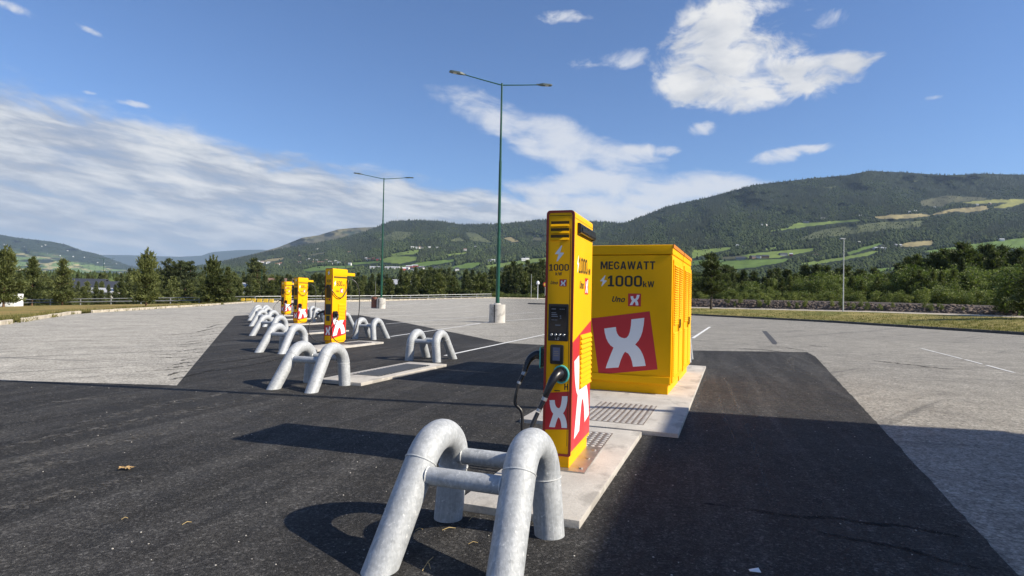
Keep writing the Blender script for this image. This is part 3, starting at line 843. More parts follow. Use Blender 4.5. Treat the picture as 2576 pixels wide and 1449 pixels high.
far_hill = Hill([(-900, 660), (100, 655), (260, 641), (330, 642), (450, 646), (510, 643), (530, 634), (600, 629), (660, 628), (760, 640), (1200, 660), (3300, 660)],
                [(-900, 715), (3300, 715)], [(-900, 13000), (3300, 13000)], [(-900, 17000), (3300, 17000)], 1.0, 0.03, 21)
FORESTG = (0.016, 0.025, 0.013)
right_hill.mesh('hill', 1085, 3300, 520, 150, make_colfn(FR, FORESTG, 40), HILLM)
mid_hill.mesh('hill', 380, 1800, 500, 110, make_colfn(FM, FORESTG, 60), HILLM)
def col_brown(px, py, v):
    n = fbm(px / 26, py / 9, 91)
    a = np.clip((n - .45) * 6 + (v - .55) * 3, 0, 1)[:, None]
    return np.array([(0.03, 0.045, 0.02)]) * (1 - a) + np.array([(0.13, 0.115, 0.06)]) * a
brown_hill.mesh('hill', 560, 1200, 200, 50, col_brown, HILLM)
def col_left(px, py, v):
    n = fbm(px / 55 + py / 20, py / 5 - px / 60, 71, 4); n2 = fbm(px / 22 + 5 + py / 12, py / 3.4 - px / 50, 77, 3)
    lim = np.clip((0.74 - v + (px < 60) * 0.02) * 6, 0, 1)
    a = (np.clip((n - .44) * 14, 0, 1) * lim)[:, None]; t_ = (np.clip((n2 - .55) * 10, 0, 1))[:, None]
    field = np.array([(0.16, 0.24, 0.07)]) * (1 - t_) + np.array([(0.46, 0.40, 0.20)]) * t_
    return np.array([(0.022, 0.036, 0.016)]) * (1 - a) + field * a
left_hill.mesh('hill', -900, 470, 420, 110, col_left, HILLM)
far_hill.mesh('hill', -480, 2850, 200, 12, lambda px, py, v: np.tile((0.03, 0.045, 0.03), (len(px), 1)), HILLM)

# ---- forest on the hills: real small trees, far too many to count
def tier_tree(ns, tiers, seed, jag=0.25, narrow=0.28):
    r = np.random.RandomState(seed); V = []; F = []
    for k in range(tiers):
        z0 = 0.05 + 0.85 * k / tiers; z1 = min(1.0, z0 + 1.35 / tiers); rr = narrow * (1 - 0.82 * k / tiers)
        b_ = len(V)
        for i in range(ns):
            a = 2 * math.pi * (i + r.rand() * .5) / ns; q = rr * (1 - jag * r.rand())
            V.append((q * math.cos(a), q * math.sin(a), z0 + (r.rand() - .5) * .06))
        V.append((0, 0, z1))
        for i in range(ns): F.append((b_ + i, b_ + (i + 1) % ns, b_ + ns))
    return np.array(V), np.array(F)
def round_tree(seed):
    bm = bmesh.new(); bmesh.ops.create_icosphere(bm, subdivisions=1, radius=0.5)
    r = np.random.RandomState(seed)
    V = np.array([v.co[:] for v in bm.verts]); V *= (0.75 + 0.5 * r.rand(len(V), 1)); V[:, 2] = V[:, 2] * 1.1 + 0.5; V[:, :2] *= 0.8
    F = np.array([[v.index for v in f.verts] for f in bm.faces]); bm.free()
    return V, F
def scatter(P, H, kinds, KI, cols, name, label):
    VV, FF, CC, b_ = [], [], [], 0
    for k, (V, F) in enumerate(kinds):
        m_ = KI == k; n = m_.sum()
        if not n: continue
        a = rs.rand(n) * 6.283; w = (0.8 + 0.5 * rs.rand(n)) * H[m_]
        x = V[None, :, 0] * np.cos(a)[:, None] - V[None, :, 1] * np.sin(a)[:, None]
        y = V[None, :, 0] * np.sin(a)[:, None] + V[None, :, 1] * np.cos(a)[:, None]
        Q = np.stack([x * w[:, None], y * w[:, None], V[None, :, 2] * H[m_][:, None]], -1) + P[m_][:, None, :]
        VV.append(Q.reshape(-1, 3)); CC.append(np.repeat(cols[m_][:, None], len(V), 1).reshape(-1, 3))
        FF.append((F[None] + (np.arange(n) * len(V))[:, None, None]).reshape(-1, 3) + b_); b_ += n * len(V)
    me = np_mesh(name, np.concatenate(VV), np.concatenate(FF), FORM, np.concatenate(CC))
    o = link_mesh(name, me); tag(o, label, 'forest', kind='stuff'); return o
def hill_forest(hill, x0, x1, n, fields, seed, name, label, hmin, hmax, thin=None, decid=0.25, kinds=None, col0=(0.019, 0.027, 0.017), col1=(0.050, 0.062, 0.032)):
    r = np.random.RandomState(seed)
    px = r.uniform(x0, x1, n); v = r.uniform(0.0, 1.0, n)
    py = hill.b(px) + (hill.r(px) - hill.b(px)) * v
    Y0 = hill.Y(px, py)
    keep = np.ones(n, bool)
    scr = np.zeros(n, bool)
    for poly, c, k in fields:
        m_ = inpoly(px, py, poly)
        keep &= ~(m_ & (r.rand(n) > k)); scr |= m_
        for up_ in (.35, .75):
            m2 = inpoly(px, py - up_ * hmax / Y0 * FL, poly); keep &= ~(m2 & ~m_ & (r.rand(n) > k))
    if thin is not None: keep &= r.rand(n) < thin(px, py, v)
    px, py, v, scr = px[keep], py[keep], v[keep], scr[keep]
    P = hill.pos(px, py); P[:, 2] -= 0.6
    m = len(px)
    H = r.uniform(hmin, hmax, m) * np.where(scr, 0.5, 1.0)
    dec = fbm(px / 50, py / 22, seed + 3) + r.uniform(-.15, .15, m) + (1 - v) * 0.38
    isd = dec > (0.78 - decid)
    KI = np.where(isd, 2, r.randint(0, 2, m))
    t_ = r.rand(m, 1)
    c = np.array(col0)[None] * (1 - t_) + np.array(col1)[None] * t_
    c = np.where(isd[:, None], c * np.array([[1.5, 1.6, 1.15]]), c)
    H = np.where(isd, H * 0.75, H)
    return scatter(P, H, kinds, KI, c, name, label)
KF = [tier_tree(5, 2, 1), tier_tree(5, 2, 2, .35, .22), round_tree(3)]
KM = [tier_tree(4, 1, 4, .2, .26), tier_tree(5, 1, 5, .2, .3), tier_tree(4, 1, 6, .1, .45)]
hill_forest(right_hill, 1200, 2860, 66000, FR, 101, 'forest', 'dense dark conifer forest covering the big hill on the right', 10, 17, kinds=KF, decid=0.16)
hill_forest(mid_hill, 420, 1600, 52000, FM, 102, 'forest', 'bluish green forest over the long middle ridge behind the lamp posts', 11, 19,
            kinds=[KF[0], KM[0], KF[2]], decid=0.13, thin=lambda px, py, v: np.where(v < .35, 0.55 + 0.9 * (fbm(px / 30, py / 7, 5) - .5) * 2, 0.9))
hill_forest(left_hill, -200, 460, 9000, [], 103, 'forest', 'thin rows of far trees between pastures on the left valley side', 10, 18, kinds=[KM[0], KM[1], KM[2]], decid=0.1,
            thin=lambda px, py, v: np.clip((v - .70) * 8, 0.10, 1))
# the flat wooded valley floor between the lot and the hills
nv = 9000
Yv = 260 * np.exp(rs.rand(nv) ** 0.8 * math.log(1300 / 260)); pxv = rs.uniform(-250, 2850, nv)
Xv = (pxv - CX) / FL * Yv
keep = np.ones(nv, bool)
clump = fbm(Xv / 60 + 50, Yv / 90, 31)
keep &= clump > 0.33
Xv, Yv, clump = Xv[keep], Yv[keep], clump[keep]
Pv = np.stack([Xv, Yv, np.full(len(Xv), -4.5) + np.interp(Yv, [260, 900, 1300], [0, 12, 25])], -1)
hv = rs.uniform(9, 15, len(Xv)) + np.interp(Yv, [260, 900], [0, 5])
KV = [tier_tree(8, 5, 11, .45, .30), tier_tree(8, 6, 12, .5, .24), round_tree(13)]
ki = np.where(rs.rand(len(Xv)) < .28, 2, rs.randint(0, 2, len(Xv)))
tt = rs.rand(len(Xv), 1)
cv = np.array([(0.028, 0.042, 0.016)]) * (1 - tt) + np.array([(0.075, 0.098, 0.032)]) * tt
cv = np.where((ki == 2)[:, None], cv * 1.5, cv); hv = np.where(ki == 2, hv * .8, hv)
scatter(Pv, hv, KV, ki, cv, 'forest', 'mixed woodland filling the valley floor beyond the near trees')

# ---- air
hz = MB().box((0, 0, 0), (2, 2, 2))
hm = bpy.data.materials.new('haze'); hm.use_nodes = True
hm.node_tree.nodes.clear()
pv = hm.node_tree.nodes.new('ShaderNodeVolumePrincipled')
pv.inputs['Color'].default_value = (0.55, 0.74, 1.0, 1)
HAZE_D = 3.8e-5
pv.inputs['Density'].default_value = HAZE_D
ho = hm.node_tree.nodes.new('ShaderNodeOutputMaterial'); hm.node_tree.links.new(pv.outputs[0], ho.inputs['Volume'])
hb = MB()
x0, x1, y0, y1, z0, z1 = -27000, 27000, -27000, 27000, -6.2, 1180
hb.add([(x0, y0, z0), (x1, y0, z0), (x1, y1, z0), (x0, y1, z0), (x0, y0, z1), (x1, y0, z1), (x1, y1, z1), (x0, y1, z1)],
       [(0, 3, 2, 1), (4, 5, 6, 7), (0, 1, 5, 4), (1, 2, 6, 5), (2, 3, 7, 6), (3, 0, 4, 7)])
tag(hb.build('haze', hm), kind='stuff')
# ------------------------------------------------------------------ lettering helper
# bold poster glyphs drawn as outlines, unit height, stroke .19
def _strip(pts, t_):
    """flat ribbon of constant width along a centre line"""
    P_ = [Vector((p[0], p[1])) for p in pts]; L_, R_ = [], []
    for i in range(len(P_)):
        a = P_[max(i - 1, 0)]; b_ = P_[min(i + 1, len(P_) - 1)]; d_ = (b_ - a).normalized(); n_ = Vector((-d_.y, d_.x)) * t_ / 2
        L_.append(P_[i] + n_); R_.append(P_[i] - n_)
    return [[tuple(L_[i]), tuple(R_[i]), tuple(R_[i + 1]), tuple(L_[i + 1])] for i in range(len(P_) - 1)]
def _rr(w, h, t_, y0=0.0, x0=0.0, r=None, n=5):
    """closed rounded ring"""
    r = r or w * .42; c = []
    for (cx_, cy_, a0) in ((x0 + w - r, y0 + h - r, 0), (x0 + r, y0 + h - r, 90), (x0 + r, y0 + r, 180), (x0 + w - r, y0 + r, 270)):
        for k in range(n + 1):
            a = rad(a0 + 90 * k / n); c.append(((cx_, cy_), a))
    out = [(q[0] + r * math.cos(a), q[1] + r * math.sin(a)) for q, a in c]; inn = [(q[0] + (r - t_) * math.cos(a), q[1] + (r - t_) * math.sin(a)) for q, a in c]
    m_ = len(c); return [[out[i], out[(i + 1) % m_], inn[(i + 1) % m_], inn[i]] for i in range(m_)]
def _path(pts, t_): return _strip(pts, t_)
def _ar(cx_, cy_, rx, ry, a0, a1, n=10): return [(cx_ + rx * math.cos(rad(a0 + (a1 - a0) * k / n)), cy_ + ry * math.sin(rad(a0 + (a1 - a0) * k / n))) for k in range(n + 1)]
T_ = .170
GL = {
 '0': (.62, _rr(.62, 1, T_)), 'o': (.58, _rr(.58, .74, T_)),
 '1': (.50, [[(0, 0), (.50, 0), (.50, .15), (.35, .15), (.35, 1), (.20, 1), (.0, .84), (.0, .66), (.16, .77), (.16, .15), (0, .15)]]),
 'M': (.86, [[(0, 0), (.18, 0), (.18, .66), (.37, .1), (.49, .1), (.68, .66), (.68, 0), (.86, 0), (.86, 1), (.62, 1), (.43, .40), (.24, 1), (0, 1)]]),
 'E': (.56, [[(0, 0), (.56, 0), (.56, .165), (.19, .165), (.19, .42), (.51, .42), (.51, .58), (.19, .58), (.19, .835), (.56, .835), (.56, 1), (0, 1)]]),
 'A': (.72, [[(0, 0), (.19, 0), (.25, .20), (.47, .20), (.53, 0), (.72, 0), (.46, 1), (.36, 1), (.36, .78), (.43, .36), (.29, .36), (.36, .78), (.36, 1), (.26, 1)]]),
 'W': (1.0, [[(.2, 0), (.37, 0), (.5, .60), (.63, 0), (.80, 0), (1.0, 1), (.82, 1), (.70, .34), (.58, 1), (.42, 1), (.30, .34), (.18, 1), (0, 1)]]),
 'T': (.62, [[(.215, 0), (.405, 0), (.405, .83), (.62, .83), (.62, 1), (0, 1), (0, .83), (.215, .83)]]),
 'H': (.66, [[(0, 0), (.19, 0), (.19, .42), (.47, .42), (.47, 0), (.66, 0), (.66, 1), (.47, 1), (.47, .58), (.19, .58), (.19, 1), (0, 1)]]),
 'G': (.66, _strip(_ar(.33, .66, .24, .25, 15, 180) + _ar(.33, .34, .24, .25, 180, 360) + [(.57, .34), (.57, .44)], T_) + [[(.36, .38), (.475, .38), (.475, .53), (.36, .53)]]),
 'U': (.64, _strip([(.095, 1), (.095, .5), (.095, .34)] + _ar(.32, .32, .225, .225, 180, 360) + [(.545, .34), (.545, .5), (.545, 1)], T_)),
 'n': (.56, [[(0, 0), (.18, 0), (.18, .74), (0, .74)]] + _strip([(.18, .60)] + _ar(.31, .49, .155, .16, 110, 0, 7) + [(.465, .3), (.465, 0)], .18)),
 'k': (.60, [[(0, 0), (.18, 0), (.18, .24), (.26, .33), (.40, 0), (.60, 0), (.385, .45), (.59, .72), (.38, .72), (.18, .45), (.18, 1), (0, 1)]]),
 '6': (.62, _rr(.62, .62, T_, r=.28) + _strip([(.093, .42), (.093, .60)] + _ar(.34, .66, .247, .25, 175, 40, 8), T_)),
}
# the lower ring of the 6 already covers the foot of its stem
GL['6'] = (.62, _rr(.62, .60, T_, r=.27) + _strip([(.093, .47 + .02), (.093, .66)] + _ar(.34, .66, .247, .25, 172, 35, 8), T_))
def letters(mb, s, u0, u1, z0, z1, fn, bold=0.03, shear=0.0):
    """fits the word s in the box u0..u1, z0..z1 of a face"""
    gap = .10; x = 0; out = []
    known = all(ch in GL for ch in s)
    if not known:   # fine print: a row of small bars, as it reads at this size
        for w_ in [len(w2) for w2 in s.split(' ')]:
            out.append([(x, .1), (x + w_ * .5, .1), (x + w_ * .5, .9), (x, .9)]); x += w_ * .5 + .35
        tot = x - .35
    else:
        for ch in s:
            w_, polys = GL[ch]
            for p in polys: out.append([(x + a, b_) for a, b_ in p])
            x += w_ + gap
        tot = x - gap
    top = max(b_ for p in out for a, b_ in p)
    top = 1.0
    for p in out:
        q = [(u0 + (a + shear * b_) / (tot + shear) * (u1 - u0), z0 + b_ / top * (z1 - z0)) for a, b_ in p]
        if len(q) > 4: flat_poly(mb, q, fn)
        else: mb.add([fn(*c) for c in q], [tuple(range(len(q)))])

# the X mark in a unit square, v downwards
_XC = [(185, 813), (292, 797), (296, 830), (305, 856), (322, 880), (345, 893), (372, 898), (392, 892), (408, 872), (419, 840), (427, 785), (430, 725), (545, 710),
       (541, 770), (532, 830), (519, 875), (500, 915), (470, 952), (498, 975), (520, 1002), (540, 1040), (556, 1085), (568, 1140), (455, 1153), (445, 1105), (432, 1068), (410, 1035), (380, 1020),
       (362, 1052), (345, 1095), (325, 1165), (208, 1178), (222, 1130), (245, 1065), (275, 985), (248, 968), (225, 940), (205, 900), (192, 855)]
def _xl(p):
    A = np.array([[527.0, 82.0], [-71.0, 516.0]]); r = np.linalg.solve(A, np.array([p[0] - 63.0, p[1] - 722.0])); return (float(r[0]), float(r[1]))
XMARK = [_xl(p) for p in _XC]
def flat_poly(mb, pts2, fn, clip=None):
    """triangulated flat polygon, optionally clipped to u0<=u<=u1"""
    bm = bmesh.new(); f = bm.faces.new([bm.verts.new((u, v, 0)) for u, v in pts2]); bm.normal_update()
    bmesh.ops.triangulate(bm, faces=[f])
    if clip:
        for (co, no) in clip:
            bmesh.ops.bisect_plane(bm, geom=bm.verts[:] + bm.edges[:] + bm.faces[:], plane_co=(*co, 0), plane_no=(*no, 0), clear_outer=True)
    bm.verts.index_update()
    mb.add([fn(v.co.x, v.co.y) for v in bm.verts], [tuple(v.index for v in f.verts) for f in bm.faces]); bm.free()
def square_map(u0, z1, size, tilt, h=None):
    h = h or size
    c, s_ = math.cos(tilt), math.sin(tilt)
    return lambda a, b_: (u0 + a * size * c + b_ * h * s_, z1 + a * size * s_ - b_ * h * c)
BOLT = [(.62, 0), (0.0, .56), (.40, .56), (.22, 1.0), (1.0, .42), (.56, .42), (.76, 0.04)]
BOLT = [(.72, 0.0), (0.02, .50), (.02, .54), (.42, .54), (.20, .96), (.27, 1.0), (1.0, .50), (.98, .45), (.58, .44), (.80, .03)]

TH = rad(20.3)
DV = np.array([math.sin(TH), math.cos(TH)]); SV = np.array([math.cos(TH), -math.sin(TH)])

# ------------------------------------------------------------------ concrete slabs with gratings
def slab(FR, L, Wd, th, label, grate=None, H=0.06, dots=None, studs=None, extra=None):
    """FR front right corner; local x runs left (negative), y into depth"""
    o = empty('concrete_slab', (FR[0], FR[1], 0), -th, label, 'slab', 'concrete slabs under the chargers')
    m = MB().box((-Wd / 2, L / 2, H / 2 - 0.01), (Wd, L, H + 0.02))
    m.build('slab_block', CONC, o, bevel=0.008, seg=2, smooth=True)
    if grate:   # long bars in a frame
        x0, x1, y0, y1 = grate
        fr = MB()
        fr.box(((x0 + x1) / 2, (y0 + y1) / 2, H + 0.0015), (x1 - x0, y1 - y0, 0.003)); fr.build('grate_tray', BLKP, o)
        n = int((y1 - y0) / 0.11)
        bar = MB().box(((x1 - x0) / 2, 0, 0), (x1 - x0 - .02, 0.052, 0.010)).mesh('grate_bar', GRATEM)
        for k in range(n):
            b_ = link_mesh('grate_bar', bar, o); b_.location = (x0, y0 + 0.03 + k * (y1 - y0 - 0.06) / (n - 1), H + 0.0085)
    for (sx, x0, x1, y0, y1, nx, ny) in (studs or []):
        pl = MB().box(((x0 + x1) / 2, (y0 + y1) / 2, H + 0.002), (x1 - x0, y1 - y0, 0.004)); pl.build('tread_plate', STEELD, o)
        mb = MB(); rx, ry = (x1 - x0) / nx * 0.40, (y1 - y0) / ny * 0.36
        for i in range(nx):
            for j in range(ny):
                cx_ = x0 + (i + .5) * (x1 - x0) / nx; cy_ = y0 + (j + .5) * (y1 - y0) / ny
                ring = [(cx_ + rx * math.cos(a), cy_ + ry * math.sin(a), H + 0.004) for a in [2 * math.pi * q / 8 for q in range(8)]]
                rt = [(cx_ + rx * .6 * math.cos(a), cy_ + ry * .6 * math.sin(a), H + 0.008) for a in [2 * math.pi * q / 8 for q in range(8)]]
                mb.add(ring + rt, [tuple(range(8, 16))] + [(q, (q + 1) % 8, 8 + (q + 1) % 8, 8 + q) for q in range(8)])
        tag(mb.build('tread_studs', STUDM, o), kind='stuff')
    return o
GRATEM = simple('grating_steel', (0.19, 0.19, 0.185), 0.5, metal=0.3)
STEELD = simple('weathered_tread_plate', (0.20, 0.165, 0.14), 0.6, metal=0.2, var=0.3, vscale=20)
STUDM = simple('polished_stud', (0.62, 0.60, 0.56), 0.4, metal=0.2, var=0.15, vscale=10)  # pale colour stands in for the sun the raised studs catch

IS = [(-.71, 3.47), (-3.79, 9.75), (-6.48, 15.67), (-9.21, 21.56), (-11.91, 27.63), (-14.35, 33.07), (-16.64, 38.27)]
ORD = ['', 'nearest of the far row', 'second', 'third', 'fourth', 'fifth', 'farthest']
sl0 = slab((0.50, 4.15), 3.02, 0.95, TH, 'pale concrete slab carrying the tall near charger, right behind the big pipe guard', H=0.06)
sl1 = slab((1.96, 6.93), 7.72, 1.95, TH, 'wide concrete slab under the two yellow power cabinets', studs=[(0, -1.26, -0.44, .30, 1.72, 11, 17)], H=0.055)
# steel base plate, tread plate behind it
bpl = empty('base_plate', (0.669, 5.255, 0.06), -rad(18.0), 'brown tinted steel base plate bolted under the tall near charger', 'plate')
MB().box((-.21, .47, .006), (.42, .94, .012)).build('plate_sheet', STEEL, bpl, bevel=0.002)
for bx_, by_ in ((-.06, .12), (-.06, .47), (-.06, .80), (-.36, .06)):
    MB().tube([(bx_, by_, .012), (bx_, by_, .022)], .022, 6).build('bolt', STEEL, bpl); 
tp = empty('tread_plate_panel', (0.96, 6.16, 0.06), -rad(18.5), 'short tread plate with rows of bright studs behind the tall near charger', 'tread plate')
MB().box((-.22, .36, .002), (.44, .72, .004)).build('plate_sheet', STEELD, tp)
mb = MB()
for i in range(6):
    for j in range(8):
        cx_, cy_ = -.40 + i * .073, .05 + j * .088
        a8 = [2 * math.pi * q / 8 for q in range(8)]
        mb.add([(cx_ + .025 * math.cos(a), cy_ + .024 * math.sin(a), .004) for a in a8] + [(cx_ + .016 * math.cos(a), cy_ + .015 * math.sin(a), .009) for a in a8], [tuple(range(8, 16))] + [(q, (q + 1) % 8, 8 + (q + 1) % 8, 8 + q) for q in range(8)])
tag(mb.build('tread_studs', STUDM, tp), kind='stuff')
SLB = ['pale concrete slab with a long barred grating and no charger on it', 'concrete slab under the nearest of the three smaller chargers', 'empty concrete slab between the nearest and middle smaller chargers',
       'concrete slab under the middle one of the three smaller chargers', 'empty concrete slab between the middle and farthest smaller chargers', 'concrete slab under the farthest of the three smaller chargers']
for k in range(1, 7):
    a = IS[k]
    gr_ = (-.78, -.18, .85, 2.85) if k == 1 else (-.70, -.16, 1.75 if k in (2, 4, 6) else .9, 2.9)
    slab((a[0] + 1.21, a[1] + .60), 3.3, 0.95, TH, SLB[k - 1], grate=gr_)

# ------------------------------------------------------------------ pipe guards
def hoop_path(sgn=1, r=.28, zc=.385, al=rad(34.5)):
    pts = [(0, 0, -.15), (0, 0, .1), (0, 0, zc)]
    n = 18; a0, a1 = 0, math.pi - al
    for k in range(1, n + 1):
        a = a0 + (a1 - a0) * k / n
        pts.append((0, -r + r * math.cos(a), zc + r * math.sin(a)))
    y, z = pts[-1][1], pts[-1][2]
    dy, dz = -math.sin(al), -math.cos(al)
    L = (z + .16) / math.cos(al)
    for q in (.5, 1.0): pts.append((0, y + dy * L * q, z + dz * L * q))
    return [(p[0], p[1] * sgn, p[2]) for p in pts]
def ring_at(path, i, r, rr=.007):
    p = Vector(path[i]); t_ = (Vector(path[i + 1]) - Vector(path[i - 1])).normalized()
    a = t_.orthogonal().normalized(); b_ = t_.cross(a)
    return [tuple(p + (a * math.cos(q) + b_ * math.sin(q)) * r) for q in [2 * math.pi * k / 24 for k in range(25)]]
def make_guard(sgn=1):
    root = empty('pipe_guard')
    path = hoop_path(sgn)
    R_ = .102
    W_ = .76
    hoop = MB().tube(path, R_, 32).mesh('pipe_hoop', GALV, smooth=True)
    welds = [MB().tube(ring_at(path, i, R_ + .001), .0045, 6, caps=False).mesh('weld_seam', WELD, smooth=True) for i in (2, 20)]
    for x in (-W_ / 2, W_ / 2):
        h = link_mesh('pipe_hoop', hoop, root); h.location = (x, 0, 0); h.rotation_euler = (0, rad(5.0) * (1 if x < 0 else -1), 0)
        for w_ in welds: link_mesh('weld_seam', w_, h)
    # one bar between the upright legs, one between the raking legs
    for (y, z) in ((-.05 * sgn, .475), (-.56 * sgn, .475)):
        b_ = MB().tube([(-W_ / 2 + .04, y, z), (W_ / 2 - .04, y, z)], .056, 24, caps=False).build('cross_bar', GALV, root, smooth=True)
        for x in (-W_ / 2, W_ / 2):
            s_ = 1 if x < 0 else -1
            MB().tube([(x + s_ * .134, y + .059 * math.cos(q), z + .059 * math.sin(q)) for q in [2 * math.pi * k / 20 for k in range(21)]], .005, 6, caps=False).build('weld_seam', WELD, b_, smooth=True)
    return root
gA = make_guard(1); gB = make_guard(-1)
def place_guard(src, x, y, th, label, first):
    o = src if first else copy_tree(src)
    o.location = (x, y, 0); o.rotation_euler = (0, 0, -th)
    tag(o, label, 'pipe guard', 'galvanised pipe guards round the chargers')
FRONT = [(-.07, 4.18), (-3.24, 10.565), (-6.0, 16.5), (-8.75, 22.4), (-11.4, 28.4), (-13.9, 33.9), (-16.15, 39.1)]
LBF = ['big galvanised pipe guard in the foreground before the tall near charger', 'galvanised pipe guard at the near end of the slab with the long grating', 'galvanised pipe guard in front of the nearest smaller charger, left of its base',
       'second pipe guard behind the one at the nearest smaller charger, on the left', 'pipe guard on the left in front of the middle smaller charger', 'pipe guard on the left, second from the far end', 'farthest pipe guard on the left, in front of the farthest smaller charger']
for k, (x, y) in enumerate(FRONT): place_guard(gA, x, y, TH, LBF[k], k == 0)
BACKG = [(-2.12, 14.43), (-5.17, 21.05), (-7.95, 27.0), (-10.7, 33.2), (-13.4, 38.9), (-15.6, 43.4), (4.22, 15.6)]
LBB = ['pipe guard standing free at the far end of the slab with the long grating', 'pipe guard just right of the nearest smaller charger, beyond its slab', 'pipe guard half hidden behind the nearest smaller charger',
       'pipe guard seen between the middle and the nearest smaller charger', 'pipe guard seen just right of the middle smaller charger', 'pipe guard behind the middle smaller charger, farthest on the right side', 'pipe guard mostly hidden behind the two power cabinets']
for k, (x, y) in enumerate(BACKG): place_guard(gB, x, y, TH, LBB[k], k == 0)

# ------------------------------------------------------------------ big power cabinets
CABW, CABH, CABL = 1.47, 2.42, 1.72
slat_me = MB().prism([(0, 0), (.0, .030), (-.002, .032), (.022, .004), (.022, 0)], .62, lambda u, v, w: (u, w, v)).mesh('louvre_slat', YEL2)
slat_me2 = MB().prism([(0, 0), (.0, .024), (.016, .004), (.016, 0)], .62, lambda u, v, w: (u, w, v)).mesh('louvre_slat', YEL2)
def cabinet(org, th, label, printed):
    o = empty('power_cabinet', (org[0], org[1], 0.055), -th, label, 'power cabinet', 'yellow power cabinets')
    W2, L = CABW, CABL
    # body, x from -W to 0, y 0..L ; z 0.12 .. top
    MB().box((-W2 / 2, L / 2, (.16 + 2.28) / 2), (W2, L, 2.28 - .16)).build('body', YEL2, o, bevel=0.012, seg=3, smooth=True)
    # plinth, lip and roof
    MB().box((-W2 / 2, L / 2 + .0, .08), (W2 - .10, L - .10, .16)).build('plinth', YEL2, o, bevel=0.006)
    MB().prism([(-.012, .0), (.0, .16), (L, .16), (L + .012, .0)], W2 + .012, lambda u, v, w: (w - W2 - .006, u, v + 2.29)).build('roof', YEL2, o, bevel=0.012, seg=3, smooth=True)
    rf = MB().prism([(-.014, -.03), (.002, .03), (L - .002, .03), (L + .014, -.03)], .012, lambda u, v, w: (w + .008, u, v + 2.425))
    rf.build('roof_edge_trim', simple('orange_trim', (0.62, 0.20, 0.01), 0.5), o)
    MB().box((-W2 / 2, -.012, .235), (W2 - .02, .024, .11)).build('bottom_lip', YEL2, o, bevel=0.008, seg=2)
    # side door with louvres
    door = MB().box((.010, L / 2, 1.20), (.020, L - .14, 2.02)).build('door', YEL2, o, bevel=0.006, seg=2)
    for k in range(26):
        for c in (0, 1):
            s_ = link_mesh('louvre_slat', slat_me, door); s_.location = (.021, .13 + c * .78, 2.10 - k * .0385)
    for k in range(20):
        for c in (0, 1):
            s_ = link_mesh('louvre_slat', slat_me2, door); s_.location = (.021, .13 + c * .78, .98 - k * .036)
    h = MB().box((.034, .82, 1.12), (.026, .09, .22)); h.build('handle_plate', YELD, door, bevel=0.004)
    MB().box((.058, .80, 1.15), (.022, .03, .13)).box((.050, .80, 1.08), (.03, .05, .03)).build('handle', BLKP, door, bevel=0.004)
    if printed:
        fn = lambda u, z: (u, -.003, z - .055)
        fb = lambda u, z: (u, -.0045, z - .055)
        fc = lambda u, z: (u, -.006, z - .055)
        mb = MB(); letters(mb, 'MEGAWATT', -1.185, -.275, 2.098, 2.232, fn, .035); mb.build('lettering', BLK, o)
        mb = MB(); letters(mb, '1000', -1.055, -.485, 1.81, 1.995, fn, .045); mb.build('lettering', BLK, o)
        mb = MB(); letters(mb, 'kW', -.47, -.287, 1.805, 1.903, fn, .035); mb.build('lettering', BLK, o)
        mb = MB(); q = square_map(-1.19, 1.998, .115, 0, .19); flat_poly(mb, [q(*p) for p in BOLT], fn); mb.build('lightning_mark', WHT, o)
        mb = MB(); letters(mb, 'Uno', -.99, -.745, 1.55, 1.645, fn, .03, .25); mb.build('lettering', BLK, o)
        for (u0, z1, sz, ti, h_) in ((-.710, 1.697, .212, 0, .212), (-1.327, 1.262, .985, rad(8.6), .955)):
            q = square_map(u0, z1, sz, ti, h_)
            mb = MB(); flat_poly(mb, [q(0, 0), q(1, 0), q(1, 1), q(0, 1)], fb); sq = mb.build('logo_panel', RED, o)
            mb = MB(); flat_poly(mb, [q(*p) for p in XMARK], fc); mb.build('logo_letter', WHT, sq)
    return o
YELD = simple('yellow_handle_plate', (0.62, 0.36, 0.004), 0.5)
CTH = rad(21.3)
cdir = np.array([math.sin(CTH), math.cos(CTH)])
c0 = np.array([2.60, 9.68])
cabinet(c0, CTH, 'front yellow power cabinet printed MEGAWATT 1000 kW with a large red and white X', True)
c1 = c0 + cdir * (CABL + .10)
cabinet(c1, CTH, 'plain yellow louvred power cabinet standing behind the printed one', False)

# ------------------------------------------------------------------ charging columns
def arc(cx_, cy_, r, a0, a1, n=6):
    return [(cx_ + r * math.cos(a0 + (a1 - a0) * k / n), cy_ + r * math.sin(a0 + (a1 - a0) * k / n)) for k in range(n + 1)]
def rounded(w0, w1, z0, z1, r, rb=None):
    rb = r if rb is None else rb
    return arc(w1 - rb, z0 + rb, rb, -math.pi / 2, 0) + arc(w1 - r, z1 - r, r, 0, math.pi / 2) + arc(w0 + r, z1 - r, r, math.pi / 2, math.pi) + arc(w0 + rb, z0 + rb, rb, math.pi, 1.5 * math.pi)
def cable(pts, r=.017, n=10, sub=5):
    P = [Vector(p) for p in pts]; out = []
    for i in range(len(P) - 1):
        p0 = P[max(i - 1, 0)]; p1 = P[i]; p2 = P[i + 1]; p3 = P[min(i + 2, len(P) - 1)]
        for k in range(sub):
            t_ = k / sub
            out.append(0.5 * ((2 * p1) + (-p0 + p2) * t_ + (2 * p0 - 5 * p1 + 4 * p2 - p3) * t_ * t_ + (-p0 + 3 * p1 - 3 * p2 + p3) * t_ ** 3))
    out.append(P[-1])
    return [tuple(p) for p in out]
